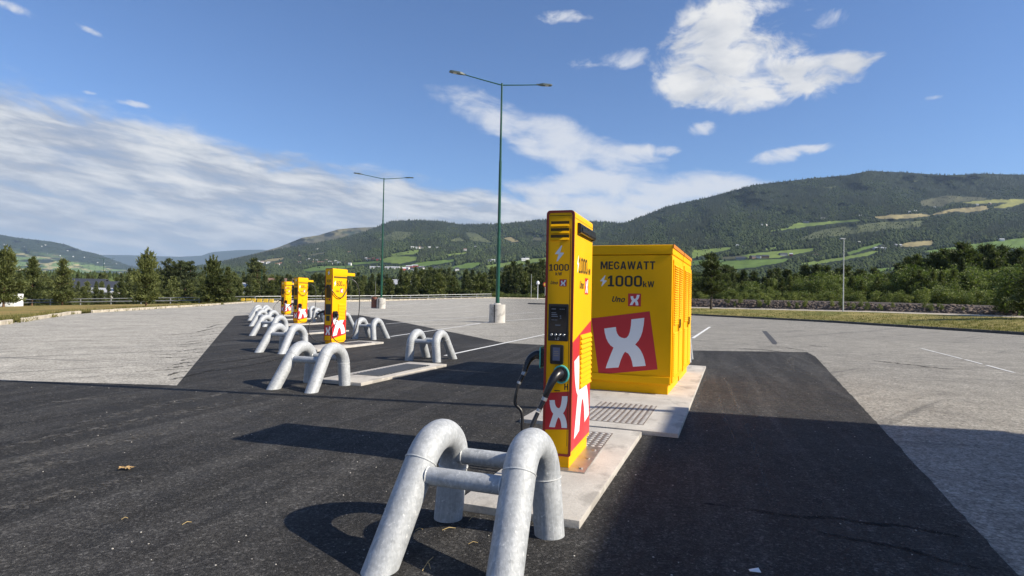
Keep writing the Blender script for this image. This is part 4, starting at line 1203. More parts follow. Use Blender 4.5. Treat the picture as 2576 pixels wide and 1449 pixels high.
def column(w, L, H, z0=.11):
    o = empty('charging_column')
    hw = w / 2
    # plinth
    MB().box((0, L / 2 + .01, z0 / 2), (w - .045, L - .06, z0)).build('plinth', YEL, o, bevel=0.003)
    prof = rounded(-hw, hw, z0, H, .035, .02)
    m = MB(); m.prism(prof, L, lambda u, v, q: (u, q, v)); m.build('body', YEL, o, bevel=0.010, seg=3, smooth=True)
    # dark red edging round the front
    ins = rounded(-hw + .022, hw - .022, z0 + .022, H - .022, .022, .012)
    n = len(prof); vs = [(u, -.004, v) for u, v in prof] + [(u, -.004, v) for u, v in ins] + [(u, .010, v) for u, v in prof] + [(u, .010, v) for u, v in ins]
    fs = []
    for i in range(n):
        j = (i + 1) % n
        fs += [(i, j, n + j, n + i), (i, 2 * n + i, 2 * n + j, j), (n + i, n + j, 3 * n + j, 3 * n + i)]
    MB().add(vs, fs).build('edging', DRED, o)
    return o
def side_vent(o, L, y0, y1, z0, z1, n, hw):
    fr = MB().box((hw + .003, (y0 + y1) / 2, (z0 + z1) / 2), (.006, y1 - y0, z1 - z0)).build('vent_panel', YEL, o)
    h = (z1 - z0) / n
    me = MB().prism([(0, 0.004), (.002, h * .98), (.017, h * .22), (.014, h * .08)], y1 - y0 - .03, lambda u, v, w_: (u, w_, v)).mesh('vent_slat', YEL)
    gap = MB().box((.0015, (y1 - y0 - .03) / 2, 0), (.003, y1 - y0 - .03, .010)).mesh('vent_gap', DHOLE)
    for k in range(n):
        s_ = link_mesh('vent_slat', me, fr); s_.location = (hw + .006, y0 + .015, z0 + k * h)
        q = link_mesh('vent_gap', gap, fr); q.location = (hw + .006, y0 + .015, z0 + k * h + .001)
CLAMPM = simple('grey_clamp', (0.34, 0.35, 0.36), 0.35, metal=0.6)
def plug(o, base, out, down, scale=1.0, side='x'):
    """gun shaped connector: base = socket centre, out = unit vector out of the face, down = handle direction"""
    b_ = Vector(base); ov = Vector(out); dv = Vector(down).normalized()
    m = MB(); s_ = scale
    # barrel out of the socket, then hooked handle
    m.tube([b_, b_ + ov * .05 * s_], [.040 * s_, .040 * s_], 16)
    m.build('connector_collar', BLKP, o, smooth=True)
    m = MB()
    hp = [b_ + ov * .035 * s_, b_ + ov * .075 * s_ + dv * .01, b_ + ov * .11 * s_ + dv * .06 * s_, b_ + ov * .115 * s_ + dv * .14 * s_, b_ + ov * .10 * s_ + dv * .22 * s_]
    m.tube(cable(hp, sub=4), [.050 * s_ - .0012 * s_ * k * 1.3 for k in range(4 * 4 + 1)], 18)
    m.build('connector_handle', BLKP, o, smooth=True)
    e = hp[-1]
    m = MB().tube([e - dv * .01, e + dv * .035 * s_], .0245 * s_, 16); m.build('cable_clamp', CLAMPM, o, smooth=True)
    m = MB().tube([e + dv * .04 * s_, e + dv * .12 * s_], .021 * s_, 16); m.build('cable_sleeve', BLKP, o, smooth=True)
    m = MB().tube([e + dv * .115 * s_, e + dv * .14 * s_], .0225 * s_, 16); m.build('cable_clamp', CLAMPM, o, smooth=True)
    return e + dv * .15 * s_

# ---- the tall 1000 kW column
NTH = rad(18.0)
Wn, Ln, Hn = .26, .90, 2.32
nx_, ny_ = 0.551, 5.339
sv = np.array([math.cos(NTH), -math.sin(NTH)])
big = column(Wn, Ln, Hn)
big.location = (nx_ - .13 * sv[0], ny_ - .13 * sv[1], .072); big.rotation_euler = (0, 0, -NTH)
tag(big, 'tall yellow charger column marked 1000 kW standing behind the big foreground pipe guard', 'charger')
Z0 = .072
ff = lambda u, z: (u, -.0015, z - Z0); ff2 = lambda u, z: (u, -.003, z - Z0); ff3 = lambda u, z: (u, -.0045, z - Z0)
sf = lambda u, z: (Wn / 2 + .0015, u, z - Z0); sf2 = lambda u, z: (Wn / 2 + .003, u, z - Z0)
# front: recessed strip line, louvres
MB().box((0, .001, 2.345 - Z0), (.200, .008, .004)).build('panel_joint', DHOLE, big)
MB().box((.096, .0, 1.25 - Z0), (.004, .008, 1.95)).build('panel_joint', DHOLE, big)
for k, zz in enumerate((2.268, 2.205, 2.145)):
    v_ = MB().box((-.004, .001, zz - Z0 + .010), (.168, .012, .030)).build('front_vent', DHOLE, big)
    MB().prism([(0, -.012), (-.014, -.010), (-.004, .010), (0, .012)], .168, lambda u, v, w_, zz=zz: (w_ - .088, u - .003, v + zz - Z0 - .012)).build('vent_lip', YEL, v_)
mb = MB(); q = square_map(-.047, 2.075, .082, 0, .148); flat_poly(mb, [q(*p) for p in BOLT], ff); mb.build('lightning_mark', WHT, big)
mb = MB(); letters(mb, '1000', -.097, .085, 1.845, 1.905, ff, .045); mb.build('lettering', BLK, big)
mb = MB(); letters(mb, 'kW', -.038, .022, 1.803, 1.832, ff, .04); mb.build('lettering', BLK, big)
mb = MB(); letters(mb, 'Uno', -.085, -.010, 1.722, 1.752, ff, .03, .25); mb.build('lettering', BLK, big)
mb = MB(); q = square_map(.0, 1.768, .067, 0, .064); flat_poly(mb, [q(0, 0), q(1, 0), q(1, 1), q(0, 1)], ff); lp = mb.build('logo_panel', RED, big)
mb = MB(); flat_poly(mb, [q(*p) for p in XMARK], ff2); mb.build('logo_letter', WHT, lp)
# touch screen
scr = MB().prism(rounded(-.094, .090, 1.212 - Z0, 1.545 - Z0, .008), .012, lambda u, v, w_: (u, -w_, v)).build('screen_unit', BLKP, big, bevel=0.002)
gs = MB().box((-.002, -.0127, 1.405 - Z0), (.150, .0015, .235)).build('screen_glass', GLASSB, scr)
st_ = MB(); fs_ = lambda u, z: (u, -.0139, z - Z0)
letters(st_, 'UNO-X', -.065, -.025, 1.495, 1.504, fs_, .02); letters(st_, '1 2 3', .01, .055, 1.495, 1.503, fs_, .0)
letters(st_, 'Connect', -.065, -.022, 1.462, 1.470, fs_, .0); letters(st_, 'charging', -.065, -.012, 1.445, 1.455, fs_, .02); letters(st_, 'connector', -.065, -.005, 1.428, 1.438, fs_, .02)
letters(st_, 'scan here', -.065, -.01, 1.398, 1.404, fs_, 0); letters(st_, 'Help', -.03, .02, 1.350, 1.360, fs_, 0)
for uu, zz in ((.018, 1.437), (.020, 1.418)):
    flat_poly(st_, [(uu + .007 * math.cos(a), zz + .006 * math.sin(a)) for a in [k * .785 for k in range(8)]], fs_)
st_.build('screen_text', SCRTXT, scr)
for k in range(4):
    MB().tube([(-.062 + k * .038, -.0125, 1.268 - Z0), (-.062 + k * .038, -.018, 1.268 - Z0)], [.0125, .009], 16).build('button', CHROME, scr, smooth=True)
mb = MB()
for (a, b_, c, d_) in ((-.012, 1.222, .014, .024),):
    q = lambda u, v: (a + u * .016 + v * .008, b_ + v * .022)
    P_ = [q(0, 0), q(1, 0), q(1, 1), q(0, 1)]; I_ = [q(.2, .12), q(.8, .12), q(.8, .88), q(.2, .88)]
    vs = [(u, -.0128, z - Z0) for u, z in P_ + I_]; mb.add(vs, [(i, (i + 1) % 4, 4 + (i + 1) % 4, 4 + i) for i in range(4)])
for r_ in (.008, .013):
    pts_ = [(-.016 - r_ * math.cos(a), 1.232 + r_ * math.sin(a)) for a in np.linspace(-.8, .8, 6)]; pi_ = [(-.016 - (r_ - .0022) * math.cos(a), 1.232 + (r_ - .0022) * math.sin(a)) for a in np.linspace(-.8, .8, 6)]
    mb.add([(u, -.0128, z - Z0) for u, z in pts_ + pi_], [(i, i + 1, 7 + i, 6 + i) for i in range(5)])
mb.build('contactless_symbol', CHROME, scr)
# payment terminal
term = MB().prism(rounded(-.068, .052, 1.005 - Z0, 1.178 - Z0, .014), .030, lambda u, v, w_: (u, -w_, v)).build('card_terminal', BLKP, big, bevel=0.005, seg=2, smooth=True)
td = MB().box((-.010, -.031, 1.096 - Z0), (.066, .002, .118)).build('terminal_display', SCRLIT, term)
mb = MB(); 
for zz, a, b_ in ((1.118, .020, .0), (1.100, .024, .0), (1.082, .022, 0)): mb.box((-.012, -.0325, zz - Z0), (a * 2, .0008, .010))
mb.build('display_blocks', simple('display_blocks', (0.26, 0.22, 0.20), 0.3), td)
# letters under the socket
mb = MB(); letters(mb, 'H', .062, .098, .778, .832, ff, .05); mb.build('lettering', BLK, big)
MB().box((-.002, -.002, .765 - Z0), (.05, .003, .008)).build('lettering', BLK, big)
# red block with the X on the front
mb = MB(); flat_poly(mb, [(-.130, .405), (.107, .425), (.107, .765), (-.130, .735)], ff); lp = mb.build('logo_panel', RED, big)
q = square_map(-.125, .742, .245, rad(4), .345)
mb = MB(); flat_poly(mb, [q(*p) for p in XMARK], ff2); mb.build('logo_letter', WHT, lp)
# side: edging strip, handle, print, red field with X, vent
hd = MB().box((Wn / 2 + .022, .50, 2.242 - Z0), (.030, .76, .085)).build('grab_handle', BLKP, big, bevel=0.008, seg=2)
MB().box((Wn / 2 + .040, .50, 2.232 - Z0), (.010, .70, .035)).build('handle_inset', RUB, hd)
for yy in (.14, .86): MB().box((Wn / 2 + .012, yy, 2.242 - Z0), (.024, .05, .10)).build('handle_bracket', BLKP, hd, bevel=0.004)
MB().box((Wn / 2, Ln / 2, 2.325 - Z0), (.002, Ln - .03, .004)).build('panel_joint', DHOLE, big)
mb = MB(); q = square_map(.13, 2.000, .085, 0, .165); flat_poly(mb, [q(*p) for p in BOLT], sf); mb.build('lightning_mark', WHT, big)
mb = MB(); letters(mb, '1000', .225, .62, 1.835, 1.985, sf, .04); mb.build('lettering', BLK, big)
mb = MB(); letters(mb, 'kW', .65, .80, 1.838, 1.90, sf, .03); mb.build('lettering', BLK, big)
mb = MB(); letters(mb, 'Uno', .26, .48, 1.690, 1.765, sf, .03, .25); mb.build('lettering', BLK, big)
mb = MB(); q = square_map(.52, 1.80, .17, 0, .16); flat_poly(mb, [q(0, 0), q(1, 0), q(1, 1), q(0, 1)], sf); lp = mb.build('logo_panel', RED, big)
mb = MB(); flat_poly(mb, [q(*p) for p in XMARK], sf2); mb.build('logo_letter', WHT, lp)
mb = MB(); flat_poly(mb, [(.012, .225), (Ln - .012, .225), (Ln - .012, 1.375), (.012, 1.205)], sf); lp = mb.build('logo_panel', RED, big)
q = square_map(-.16, 1.20, 1.06, rad(9), 1.02)
mb = MB(); flat_poly(mb, [q(*p) for p in XMARK], sf2, [((.012, 0), (-1, 0)), ((Ln - .012, 0), (1, 0)), ((0, .24), (0, -1))]); mb.build('logo_letter', WHT, lp)
side_vent(big, Ln, .31, .87, .67, 1.18, 11, Wn / 2)
# sockets with teal rings
def socket_front(o, u, z):
    h = MB().prism([(u + .052 * math.cos(a), z + .060 * math.sin(a)) for a in [2 * math.pi * k / 24 for k in range(24)]], .035, lambda a, b_, w_: (a, -w_, b_)).build('socket', BLKP, o, bevel=0.004, smooth=True)
    MB().tube([(u + .066 * math.cos(a), -.016, z + .075 * math.sin(a)) for a in [2 * math.pi * k / 28 for k in range(29)]], .010, 8, caps=False).build('socket_ring', TEAL, h, smooth=True)
socket_front(big, .035, .915 - Z0)
e1 = plug(big, (.030, -.03, .925 - Z0), (-.15, -.98, .05), (-.36, -.26, -.90), 1.0)
hs = MB().prism(rounded(.02, .14, .965 - Z0, 1.135 - Z0, .018), .045, lambda u, v, w_: (-Wn / 2 - w_, u + .02, v)).build('holster', BLKP, big, bevel=0.004)
ro_ = rounded(.012, .148, .957 - Z0, 1.143 - Z0, .022)
MB().tube([(-Wn / 2 - .046, u + .02, v) for u, v in ro_ + ro_[:1]], .007, 8, caps=False).build('socket_ring', TEAL, hs, smooth=True)
e2 = plug(big, (-Wn / 2 - .035, .085, 1.07 - Z0), (-1, -.15, .1), (-.34, -.34, -.87), .86)
c1p = [tuple(e1), tuple(e1 + Vector((-.05, -.06, -.16))), (-.13, -.30, .36 - Z0), (-.16, -.28, .18 - Z0), (-.17, -.15, .055), (-.10, .10, .03), (-.06, .3, .03)]
MB().tube(cable(c1p), .019, 12).build('charging_cable', RUB, big, smooth=True)
c2p = [tuple(e2), tuple(e2 + Vector((-.02, -.02, -.16))), (-.315, -.05, .55 - Z0), (-.30, -.06, .33 - Z0), (-.22, -.08, .15 - Z0), (-.145, .08, .05), (-.10, .3, .035)]
MB().tube(cable(c2p), .0145, 12).build('charging_cable', RUB, big, smooth=True)

# ---- the three 600 kW columns
Ws, Ls, Hs = .27, .72, 2.30
def make_600():
    o = column(Ws, Ls, Hs, .08)
    hw = Ws / 2
    F1 = lambda u, z: (u, -.0015, z); F2 = lambda u, z: (u, -.003, z); S1 = lambda u, z: (hw + .002, u, z); S2 = lambda u, z: (hw + .004, u, z)
    # head with shelf arm
    MB().box((0, Ls / 2 + .01, Hs - .11), (Ws + .012, Ls + .03, .20)).build('head_cap', YEL, o, bevel=0.02, seg=3, smooth=True)
    MB().box((hw + .004, Ls / 2 + .02, Hs - .26), (.006, Ls - .06, .05)).build('head_gap', DHOLE, o)
    arm = MB().box((0.02, Ls + .24, Hs - .15), (.13, .50, .095)).build('cable_arm', YEL, o, bevel=0.01, seg=2)
    mb = MB(); q = square_map(-.045, Hs - .06, .085, 0, .15); flat_poly(mb, [q(*p) for p in BOLT], lambda u, z: (u, -.011, z)); mb.build('lightning_mark', WHT, o)
    mb = MB(); letters(mb, '600', -.075, .075, Hs - .42, Hs - .34, F1, .045); mb.build('lettering', BLK, o)
    mb = MB(); letters(mb, 'kW', -.03, .03, Hs - .46, Hs - .43, F1, .04); mb.build('lettering', BLK, o)
    MB().box((0, .0, Hs - .70), (.17, .016, .40)).build('cable_recess', DHOLE, o)
    mb = MB(); letters(mb, 'Uno', -.075, -.0, 1.335, 1.36, F1, .03, .25); mb.build('lettering', BLK, o)
    mb = MB(); q = square_map(.01, 1.38, .06, 0, .06); flat_poly(mb, [q(0, 0), q(1, 0), q(1, 1), q(0, 1)], F1); lp = mb.build('logo_panel', RED, o)
    MB().box((.0, -.006, 1.05), (.19, .014, .32)).build('screen_unit', BLKP, o, bevel=0.003)
    MB().prism(rounded(-.06, .06, .70, .86, .015), .02, lambda u, v, w_: (u, -w_, v)).build('card_terminal', BLKP, o, bevel=0.004)
    mb = MB(); flat_poly(mb, [(-.115, .25), (.108, .25), (.108, .57), (-.115, .57)], F1); lp = mb.build('logo_panel', RED, o)
    mb = MB(); q = square_map(-.115, .56, .24, 0, .31); flat_poly(mb, [q(*p) for p in XMARK], F2); mb.build('logo_letter', WHT, lp)
    # right side print
    mb = MB(); q = square_map(.07, Hs - .37, .10, 0, .17); flat_poly(mb, [q(*p) for p in BOLT], S1); mb.build('lightning_mark', WHT, o)
    mb = MB(); letters(mb, '600', .20, .47, Hs - .53, Hs - .38, S1, .045); mb.build('lettering', BLK, o)
    mb = MB(); letters(mb, 'kW', .50, .60, Hs - .53, Hs - .47, S1, .03); mb.build('lettering', BLK, o)
    mb = MB(); letters(mb, 'Uno', .16, .34, Hs - .72, Hs - .65, S1, .03, .25); mb.build('lettering', BLK, o)
    mb = MB(); q = square_map(.38, Hs - .60, .15, 0, .14); flat_poly(mb, [q(0, 0), q(1, 0), q(1, 1), q(0, 1)], S1); lp = mb.build('logo_panel', RED, o)
    mb = MB(); flat_poly(mb, [q(*p) for p in XMARK], S2); mb.build('logo_letter', WHT, lp)
    mb = MB(); flat_poly(mb, [(.012, .16), (Ls - .012, .27), (Ls - .012, 1.02), (.55, 1.02), (.35, .98), (.012, .93)], S1); lp = mb.build('logo_panel', RED, o)
    q = square_map(-.17, .97, .92, rad(8), .84)
    mb = MB(); flat_poly(mb, [q(*p) for p in XMARK], S2, [((.012, 0), (-1, 0)), ((Ls - .012, 0), (1, 0)), ((0, .2), (0, -1))]); mb.build('logo_letter', WHT, lp)
    side_vent(o, Ls, .30, .66, .72, 1.22, 11, hw)
    # side holster, plugs and cables
    MB().prism(rounded(.03, .20, .80, 1.00, .04), .07, lambda u, v, w_: (hw + w_, u, v)).build('holster', BLKP, o, bevel=0.006)
    e = plug(o, (hw + .05, .12, .90), (1, -.2, .1), (.12, -.42, -.8), .9)
    MB().tube(cable([tuple(e), (hw + .09, -.10, .48), (hw + .08, -.04, .22), (hw + .10, .18, .06), (hw + .14, .45, .05), (hw + .26, .78, .28), (hw + .28, .98, .85), (hw + .24, 1.05, 1.55), (hw + .14, .95, 1.93), (.06, .72, 2.02), (.06, .66, 1.9)]), .014, 10).build('charging_cable', RUB, o, smooth=True)
    MB().prism(rounded(.03, .20, .86, 1.02, .04), .07, lambda u, v, w_: (-hw - w_, u, v)).build('holster', BLKP, o, bevel=0.006)
    e = plug(o, (-hw - .05, .10, .96), (-1, -.2, .3), (-.55, -.35, -.6), .9)
    MB().tube(cable([tuple(e), (-hw - .34, -.28, .55), (-hw - .36, -.25, .3), (-hw - .22, -.10, .09), (-hw - .06, .1, .03), (-hw - .02, .25, .03)]), .013, 10).build('charging_cable', RUB, o, smooth=True)
    MB().tube(cable([(.02, -.02, Hs - .52), (hw + .02, -.035, 1.62), (hw + .05, .16, 1.44), (hw + .05, .42, 1.42), (hw + .05, .62, 1.62), (hw + .06, .70, 1.95), (.05, .80, 2.08)]), .014, 10).build('charging_cable', RUB, o, smooth=True)
    MB().tube(cable([(-.02, -.02, Hs - .50), (-hw - .03, -.06, 1.6), (-hw - .08, -.02, 1.40), (-hw - .02, .08, 1.32)]), .016, 10).build('charging_cable', RUB, o, smooth=True)
    # drop cable at the arm
    MB().tube(cable([(.03, Ls + .10, 2.10), (.05, Ls + .08, 1.6), (.04, Ls + .06, 1.0), (.03, Ls + .03, .6)]), .012, 8).build('charging_cable', RUB, o, smooth=True)
    return o
s600 = make_600()
L6 = ['nearest of the three smaller yellow chargers marked 600 kW, with hanging black cables', 'middle one of the three smaller yellow 600 kW chargers', 'farthest and smallest looking yellow 600 kW charger on the left']
for k, (c, zz) in enumerate((((832, 864), .06), ((747.5, 812.6), .06), ((713.7, 790.6), .06))):
    o = s600 if k == 0 else copy_tree(s600)
    p = g(c[0], c[1], .08)
    o.location = (p[0] - .12 * SV[0], p[1] - .12 * SV[1], zz); o.rotation_euler = (0, 0, -TH)
    tag(o, L6[k], 'charger', 'yellow 600 kW chargers along the row')

# ------------------------------------------------------------------ lamp posts
def lamp_post(pos, H, ang, label, base=True, concrete_base=True, name='lamp_post'):
    o = empty(name, pos, ang, label, 'lamp post', 'green double arm lamp posts')
    if concrete_base:
        MB().tube([(0, 0, -.05), (0, 0, 1.12)], [.50, .49], 40).build('concrete_base', CONCO, o, smooth=True)
        MB().tube([(0, 0, 1.12), (0, 0, 1.20)], [.24, .17], 20).build('grout_collar', CONCO, o, smooth=True)
        MB().box((-.30, -.385, .55), (.06, .06, 1.08)).build('seam', BLKP, o)
    pz0 = 1.12 if concrete_base else 0
    segs = [(pz0, 5.2, .125, .115), (5.2, 10.0, .098, .085), (10.0, H, .072, .055)]
    for (a, b_, r0, r1) in segs:
        MB().tube([(0, 0, a), (0, 0, b_ - .05), (0, 0, b_)], [r0, r1, r1], 16).build('pole', GREEN, o, smooth=True)
    for s_ in (-1, 1):
        P_ = [(0, 0, H - .12), (s_ * 1.2, 0, H + .04), (s_ * 2.45, 0, H + .22)]
        a = MB().tube(P_, [.040, .034, .030], 10).build('arm', GREEN, o, smooth=True)
        x0, x1 = s_ * 2.40, s_ * 3.32
        zc = H + .22
        prof = [(0, -.05, .03), (.12, -.09, .05), (.28, -.15, .06), (.80, -.15, .035), (.92, -.10, .02), (.92, .10, .02), (.80, .15, .035), (.28, .15, .06), (.12, .09, .05), (0, .05, .03)]
        vs = [(x0 + s_ * u, v, zc + w_ + .01 + u * .08) for u, v, w_ in prof] + [(x0 + s_ * u, v, zc - .035 + u * .08) for u, v, w_ in prof]
        n = len(prof); fs = [tuple(range(n)), tuple(range(2 * n - 1, n - 1, -1))] + [(i, n + i, n + (i + 1) % n, (i + 1) % n) for i in range(n)]
        hd_ = MB().add(vs, fs).build('lamp_head', LAMPH, o)
        MB().box((x0 + s_ * .56, 0, zc - .036 + .045), (.26, .18, .012)).build('lens', LENS, hd_)
        MB().box((x0 - s_ * .03, 0, zc), (.16, .08, .08)).build('bracket', LAMPH, hd_)
    return o
la = math.atan2(.31, .95)
p1 = g(1250.5, 811.5); lamp_post((p1[0], p1[1], 0), 14.85, la, 'tall green double arm lamp post on a round concrete base, nearer one right of centre')
p2 = g(950.5, 776); lamp_post((p2[0] + .35, p2[1], 0), 14.75, la, 'second green double arm lamp post, behind the rust brown bin')
p3 = at(259, 735, 215); lamp_post((p3[0], p3[1], -2.5), 15.0, rad(30), 'distant double arm lamp post rising out of the trees on the far left', concrete_base=False)
# brown bin beside the second post
pb = g(946, 775.5)
bn = empty('litter_bin', (pb[0] - .05, pb[1] - .6, 0), 0, 'rust brown round litter bin in front of the second lamp post base', 'litter bin')
MB().tube([(0, 0, 0.05), (0, 0, 1.12), (0, 0, 1.18)], [.36, .36, .33], 28).build('drum', RUST, bn, smooth=True)
MB().tube([(0, 0, 1.18), (0, 0, 1.26), (0, 0, 1.30)], [.37, .36, .25], 28).build('lid', RUST, bn, smooth=True)
MB().box((0, 0, .03), (1.1, .8, .06)).build('foot_slab', CONCO, bn)
MB().box((0, -.365, .98), (.22, .02, .12)).build('opening', BLKP, bn)
pw = g(976, 777)
# path lamp on the right
def mast(px, py_b, py_t, Y, label, mat, r=.06, head='flat', cat='lamp post'):
    b_ = at(px, py_b, Y); t_ = at(px, py_t, Y); H = t_[2] - b_[2]
    o = empty('street_lamp', tuple(b_), 0, label, cat)
    MB().tube([(0, 0, -.2), (0, 0, H * .5), (0, 0, H)], [r, r * .8, r * .6], 12).build('pole', mat, o, smooth=True)
    if head == 'flat':
        MB().prism([(-.42, 0), (.10, 0), (.12, .07), (-.30, .10)], .22, lambda u, v, w_: (u, w_ - .11, H + v - .02)).build('lamp_head', mat, o)
    elif head == 'globe':
        bm = MB(); 
        MB().tube([(0, 0, H - .05), (0, 0, H + .05), (0, 0, H + .2), (0, 0, H + .42), (0, 0, H + .55)], [.08, .2, .27, .2, .03], 16).build('globe', WHT, o, smooth=True)
        MB().tube([(0, 0, H + .45), (0, 0, H + .60)], [.24, .05], 16).build('cap', WHT, o, smooth=True)
    return o
GREYD = simple('weathered_pole', (0.20, 0.20, 0.20), 0.7)
WGAL = simple('pale_galvanised', (0.55, 0.56, 0.55), 0.5, metal=0.2)
mast(2121, 779, 601, 60, 'slim pale street lamp beside the footpath on the right', WGAL)
mast(1352.5, 750, 716, 95, 'short white globe lamp on a traffic island left of the tall charger', WHT, .06, 'globe')
mast(657, 752, 678, 140, 'thin dark green pole in front of the trees left of the chargers', GREEN, .09, 'flat', 'pole')
mast(944, 752, 706, 100, 'thin grey pole just left of the second lamp post', GREYD, .04, 'none', 'pole')
mast(1336, 746, 690, 130, 'thin pole in the dark trees left of the globe lamp', WGAL, .05, 'none', 'pole')
# round sign next to the globe lamp
sg = at(1371, 744, 98)
so_ = empty('road_sign', tuple(sg), 0, 'small round road sign beside the globe lamp', 'road sign')
MB().tube([(0, 0, 0), (0, 0, 2.2)], .03, 8).build('post', WGAL, so_)
MB().tube([(0, -.04, 1.85), (0, -.02, 1.85)], .36, 24).build('sign_disc', RED, so_)
MB().tube([(0, -.05, 1.85), (0, -.045, 1.85)], .25, 24).build('sign_face', YELP, so_)
ti = at(1368, 752, 95)
isl = MB().tube([(0, 0, -.1), (0, 0, .14)], [2.6, 2.5], 24); iso = isl.build('traffic_island', KERBD); iso.location = (ti[0], ti[1], hl(ti[0], ti[1])); iso.scale = (1, .8, 1); tag(iso, 'low dark kerbed traffic island under the globe lamp', 'traffic island')

# ------------------------------------------------------------------ kerbs
def kerb_line(name, pts, mat, stone, w, h, label, skip=0.0, zoff=0.0, jit=.02, sink=.10):
    P_ = [np.array(p, float) for p in pts]; root = empty(name, (0, 0, 0), 0, kind='structure'); root['label'] = label
    d_ = [0]
    for i in range(1, len(P_)): d_.append(d_[-1] + np.linalg.norm(P_[i][:2] - P_[i - 1][:2]))
    A = np.array(P_); n = int(d_[-1] / stone)
    me = MB().box((0, 0, 0), (stone - .03, w, h)).mesh('kerb_stone', mat, bevel=.02, seg=1)
    for k in range(n):
        s_ = (k + .5) * stone
        c = np.array([np.interp(s_, d_, A[:, i]) for i in range(3)]); e = np.array([np.interp(s_ + .1, d_, A[:, i]) for i in range(3)])
        if random.random() < skip: continue
        o = link_mesh('kerb_stone', me, root)
        o.location = (c[0] + random.uniform(-jit, jit), c[1] + random.uniform(-jit, jit), c[2] + zoff + random.uniform(-jit, jit) * .6); o.rotation_euler = (random.uniform(-.02, .02), 0, math.atan2(e[1] - c[1], e[0] - c[0]) + random.uniform(-.015, .015))
    return root
kl = [(p[0] + .06, p[1], 0) for p in K[1:]]
kerb_line('kerb', kl, KERBM, 1.6, .16, .34, 'pale worn kerb stones along the lawn', skip=.06, zoff=.0)
kerb_line('kerb', [(p[0] + .06, p[1], p[2]) for p in KR[1:]], KERBD, 1.2, .22, .34, 'dark kerb along the grass verge on the right', zoff=.0, jit=.006)
kerb_line('kerb', [tuple(p + np.array([0, -1.2, 0])) for p in BACK], KERBM, 2.0, .16, .40, 'pale kerb below the guard rail', zoff=.0, jit=.02)

# ------------------------------------------------------------------ guard rail
RL = [np.array(p, float) for p in RB[:7]]
RLd = [0]
for i in range(1, len(RL)): RLd.append(RLd[-1] + np.linalg.norm(RL[i][:2] - RL[i - 1][:2]))
RA = np.array(RL)
def rp(s_): return np.array([np.interp(s_, RLd, RA[:, i]) for i in range(3)])
rail = empty('guard_rail', (0, 0, 0), 0, 'long galvanised steel guard rail along the back of the parking lot', 'guard rail')
W_PROF = [(-.02, -.155), (.03, -.12), (.06, -.08), (.03, -.04), (0, 0), (.03, .04), (.06, .08), (.03, .12), (-.02, .155)]
s_ = 0.0
while s_ < RLd[-1] - 4:
    a, b_ = rp(s_), rp(s_ + 4.0)
    t_ = (b_ - a); t_ = t_ / np.linalg.norm(t_); nrm = np.array([t_[1], -t_[0], 0])
    for zo, sc_ in ((.44, .8),):
        vs, fs = [], []
        for e in (a, b_):
            for (u, v) in W_PROF: vs.append(tuple(e + nrm * (u * 1.2 + .08) + np.array([0, 0, zo + v * .5])))
        n = len(W_PROF)
        for i in range(n - 1): fs.append((i, i + 1, n + i + 1, n + i))
        o = MB().add(vs, fs).build('rail_panel', GREYP, rail)
    MB().tube([tuple(a + np.array([0, 0, .88])), tuple(b_ + np.array([0, 0, .88]))], .05, 8).build('top_tube', GREYP, rail)
    MB().box((a[0], a[1], a[2] + .40), (.12, .10, 1.05)).build('post', GREYP, rail)
    s_ += 4.0
# yellow concrete blocks beneath the rail
for k, (px, w_) in enumerate(((610, 10), (622, 13), (636, 12), (650, 14), (666, 13), (681, 11))):
    c = at(px, 757, 92); z = hl(c[0], c[1])
    o = MB().prism([(-.25, 0), (.25, 0), (.12, .55), (-.12, .55)], w_ / 1500 * 92 * .85, lambda u, v, q: (q, u, v)).build('concrete_barrier', YELP, bevel=.04)
    o.location = (c[0], 91.6, z); tag(o, ['leftmost', 'second from left', 'third from left', 'fourth from left', 'fifth from left', 'rightmost'][k] + ' of the yellow painted barrier blocks under the guard rail', 'barrier', 'yellow barrier blocks under the rail')

# ------------------------------------------------------------------ assumed roof out of view on the right, shaped to throw the large shade
CH = 6.4
cc = np.array([2.27, 8.71]) - SHK * CH
cu_, cv_ = np.array([.964, -.265]), np.array([-.335, -.942])
can = empty('canopy', (cc[0], cc[1], 0), 0, 'unseen flat roof on posts, added to throw the large shade at the lower right', 'canopy')
def cf(u, v, z): return (cu_[0] * u + cv_[0] * v, cu_[1] * u + cv_[1] * v, z)
m = MB(); CWd, CLn = 20, 18
m.add([cf(0, 0, CH - .45), cf(CWd, 0, CH - .45), cf(CWd, CLn, CH - .45), cf(0, CLn, CH - .45), cf(0, 0, CH), cf(CWd, 0, CH), cf(CWd, CLn, CH), cf(0, CLn, CH)],
      [(0, 3, 2, 1), (4, 5, 6, 7), (0, 1, 5, 4), (1, 2, 6, 5), (2, 3, 7, 6), (3, 0, 4, 7)])
m.build('roof', simple('canopy_white', (0.55, 0.56, 0.57), 0.5), can)
for u, v in ((3, 3), (17, 3), (3, 15), (17, 15)):
    a = cf(u, v, 0); MB().tube([a, (a[0], a[1], CH - .45)], .15, 12).build('post', WGAL, can)
# unseen line and its pole, added for the thin shadow across the lot
la_ = np.array([2.27 + 4, 8.71 - 1.05]) - SHK * (CH + .05); lb_ = np.array([-20, 12.05]) - SHK * (CH + .05) + np.array([0.4, 0])
cb = MB().tube([(la_[0], la_[1], CH + .02), (lb_[0], lb_[1], CH + .02)], .075, 8).build('overhead_cable', RUB); tag(cb, 'unseen overhead line added to cast the thin shadow stripe', 'cable')
up = empty('utility_pole', (lb_[0], lb_[1], 0), 0, 'unseen pole added beyond the left edge to hold up the shadow casting line', 'pole')
MB().tube([(0, 0, -.3), (0, 0, CH + .4)], [.16, .12], 14).build('post', TRUNKD, up)
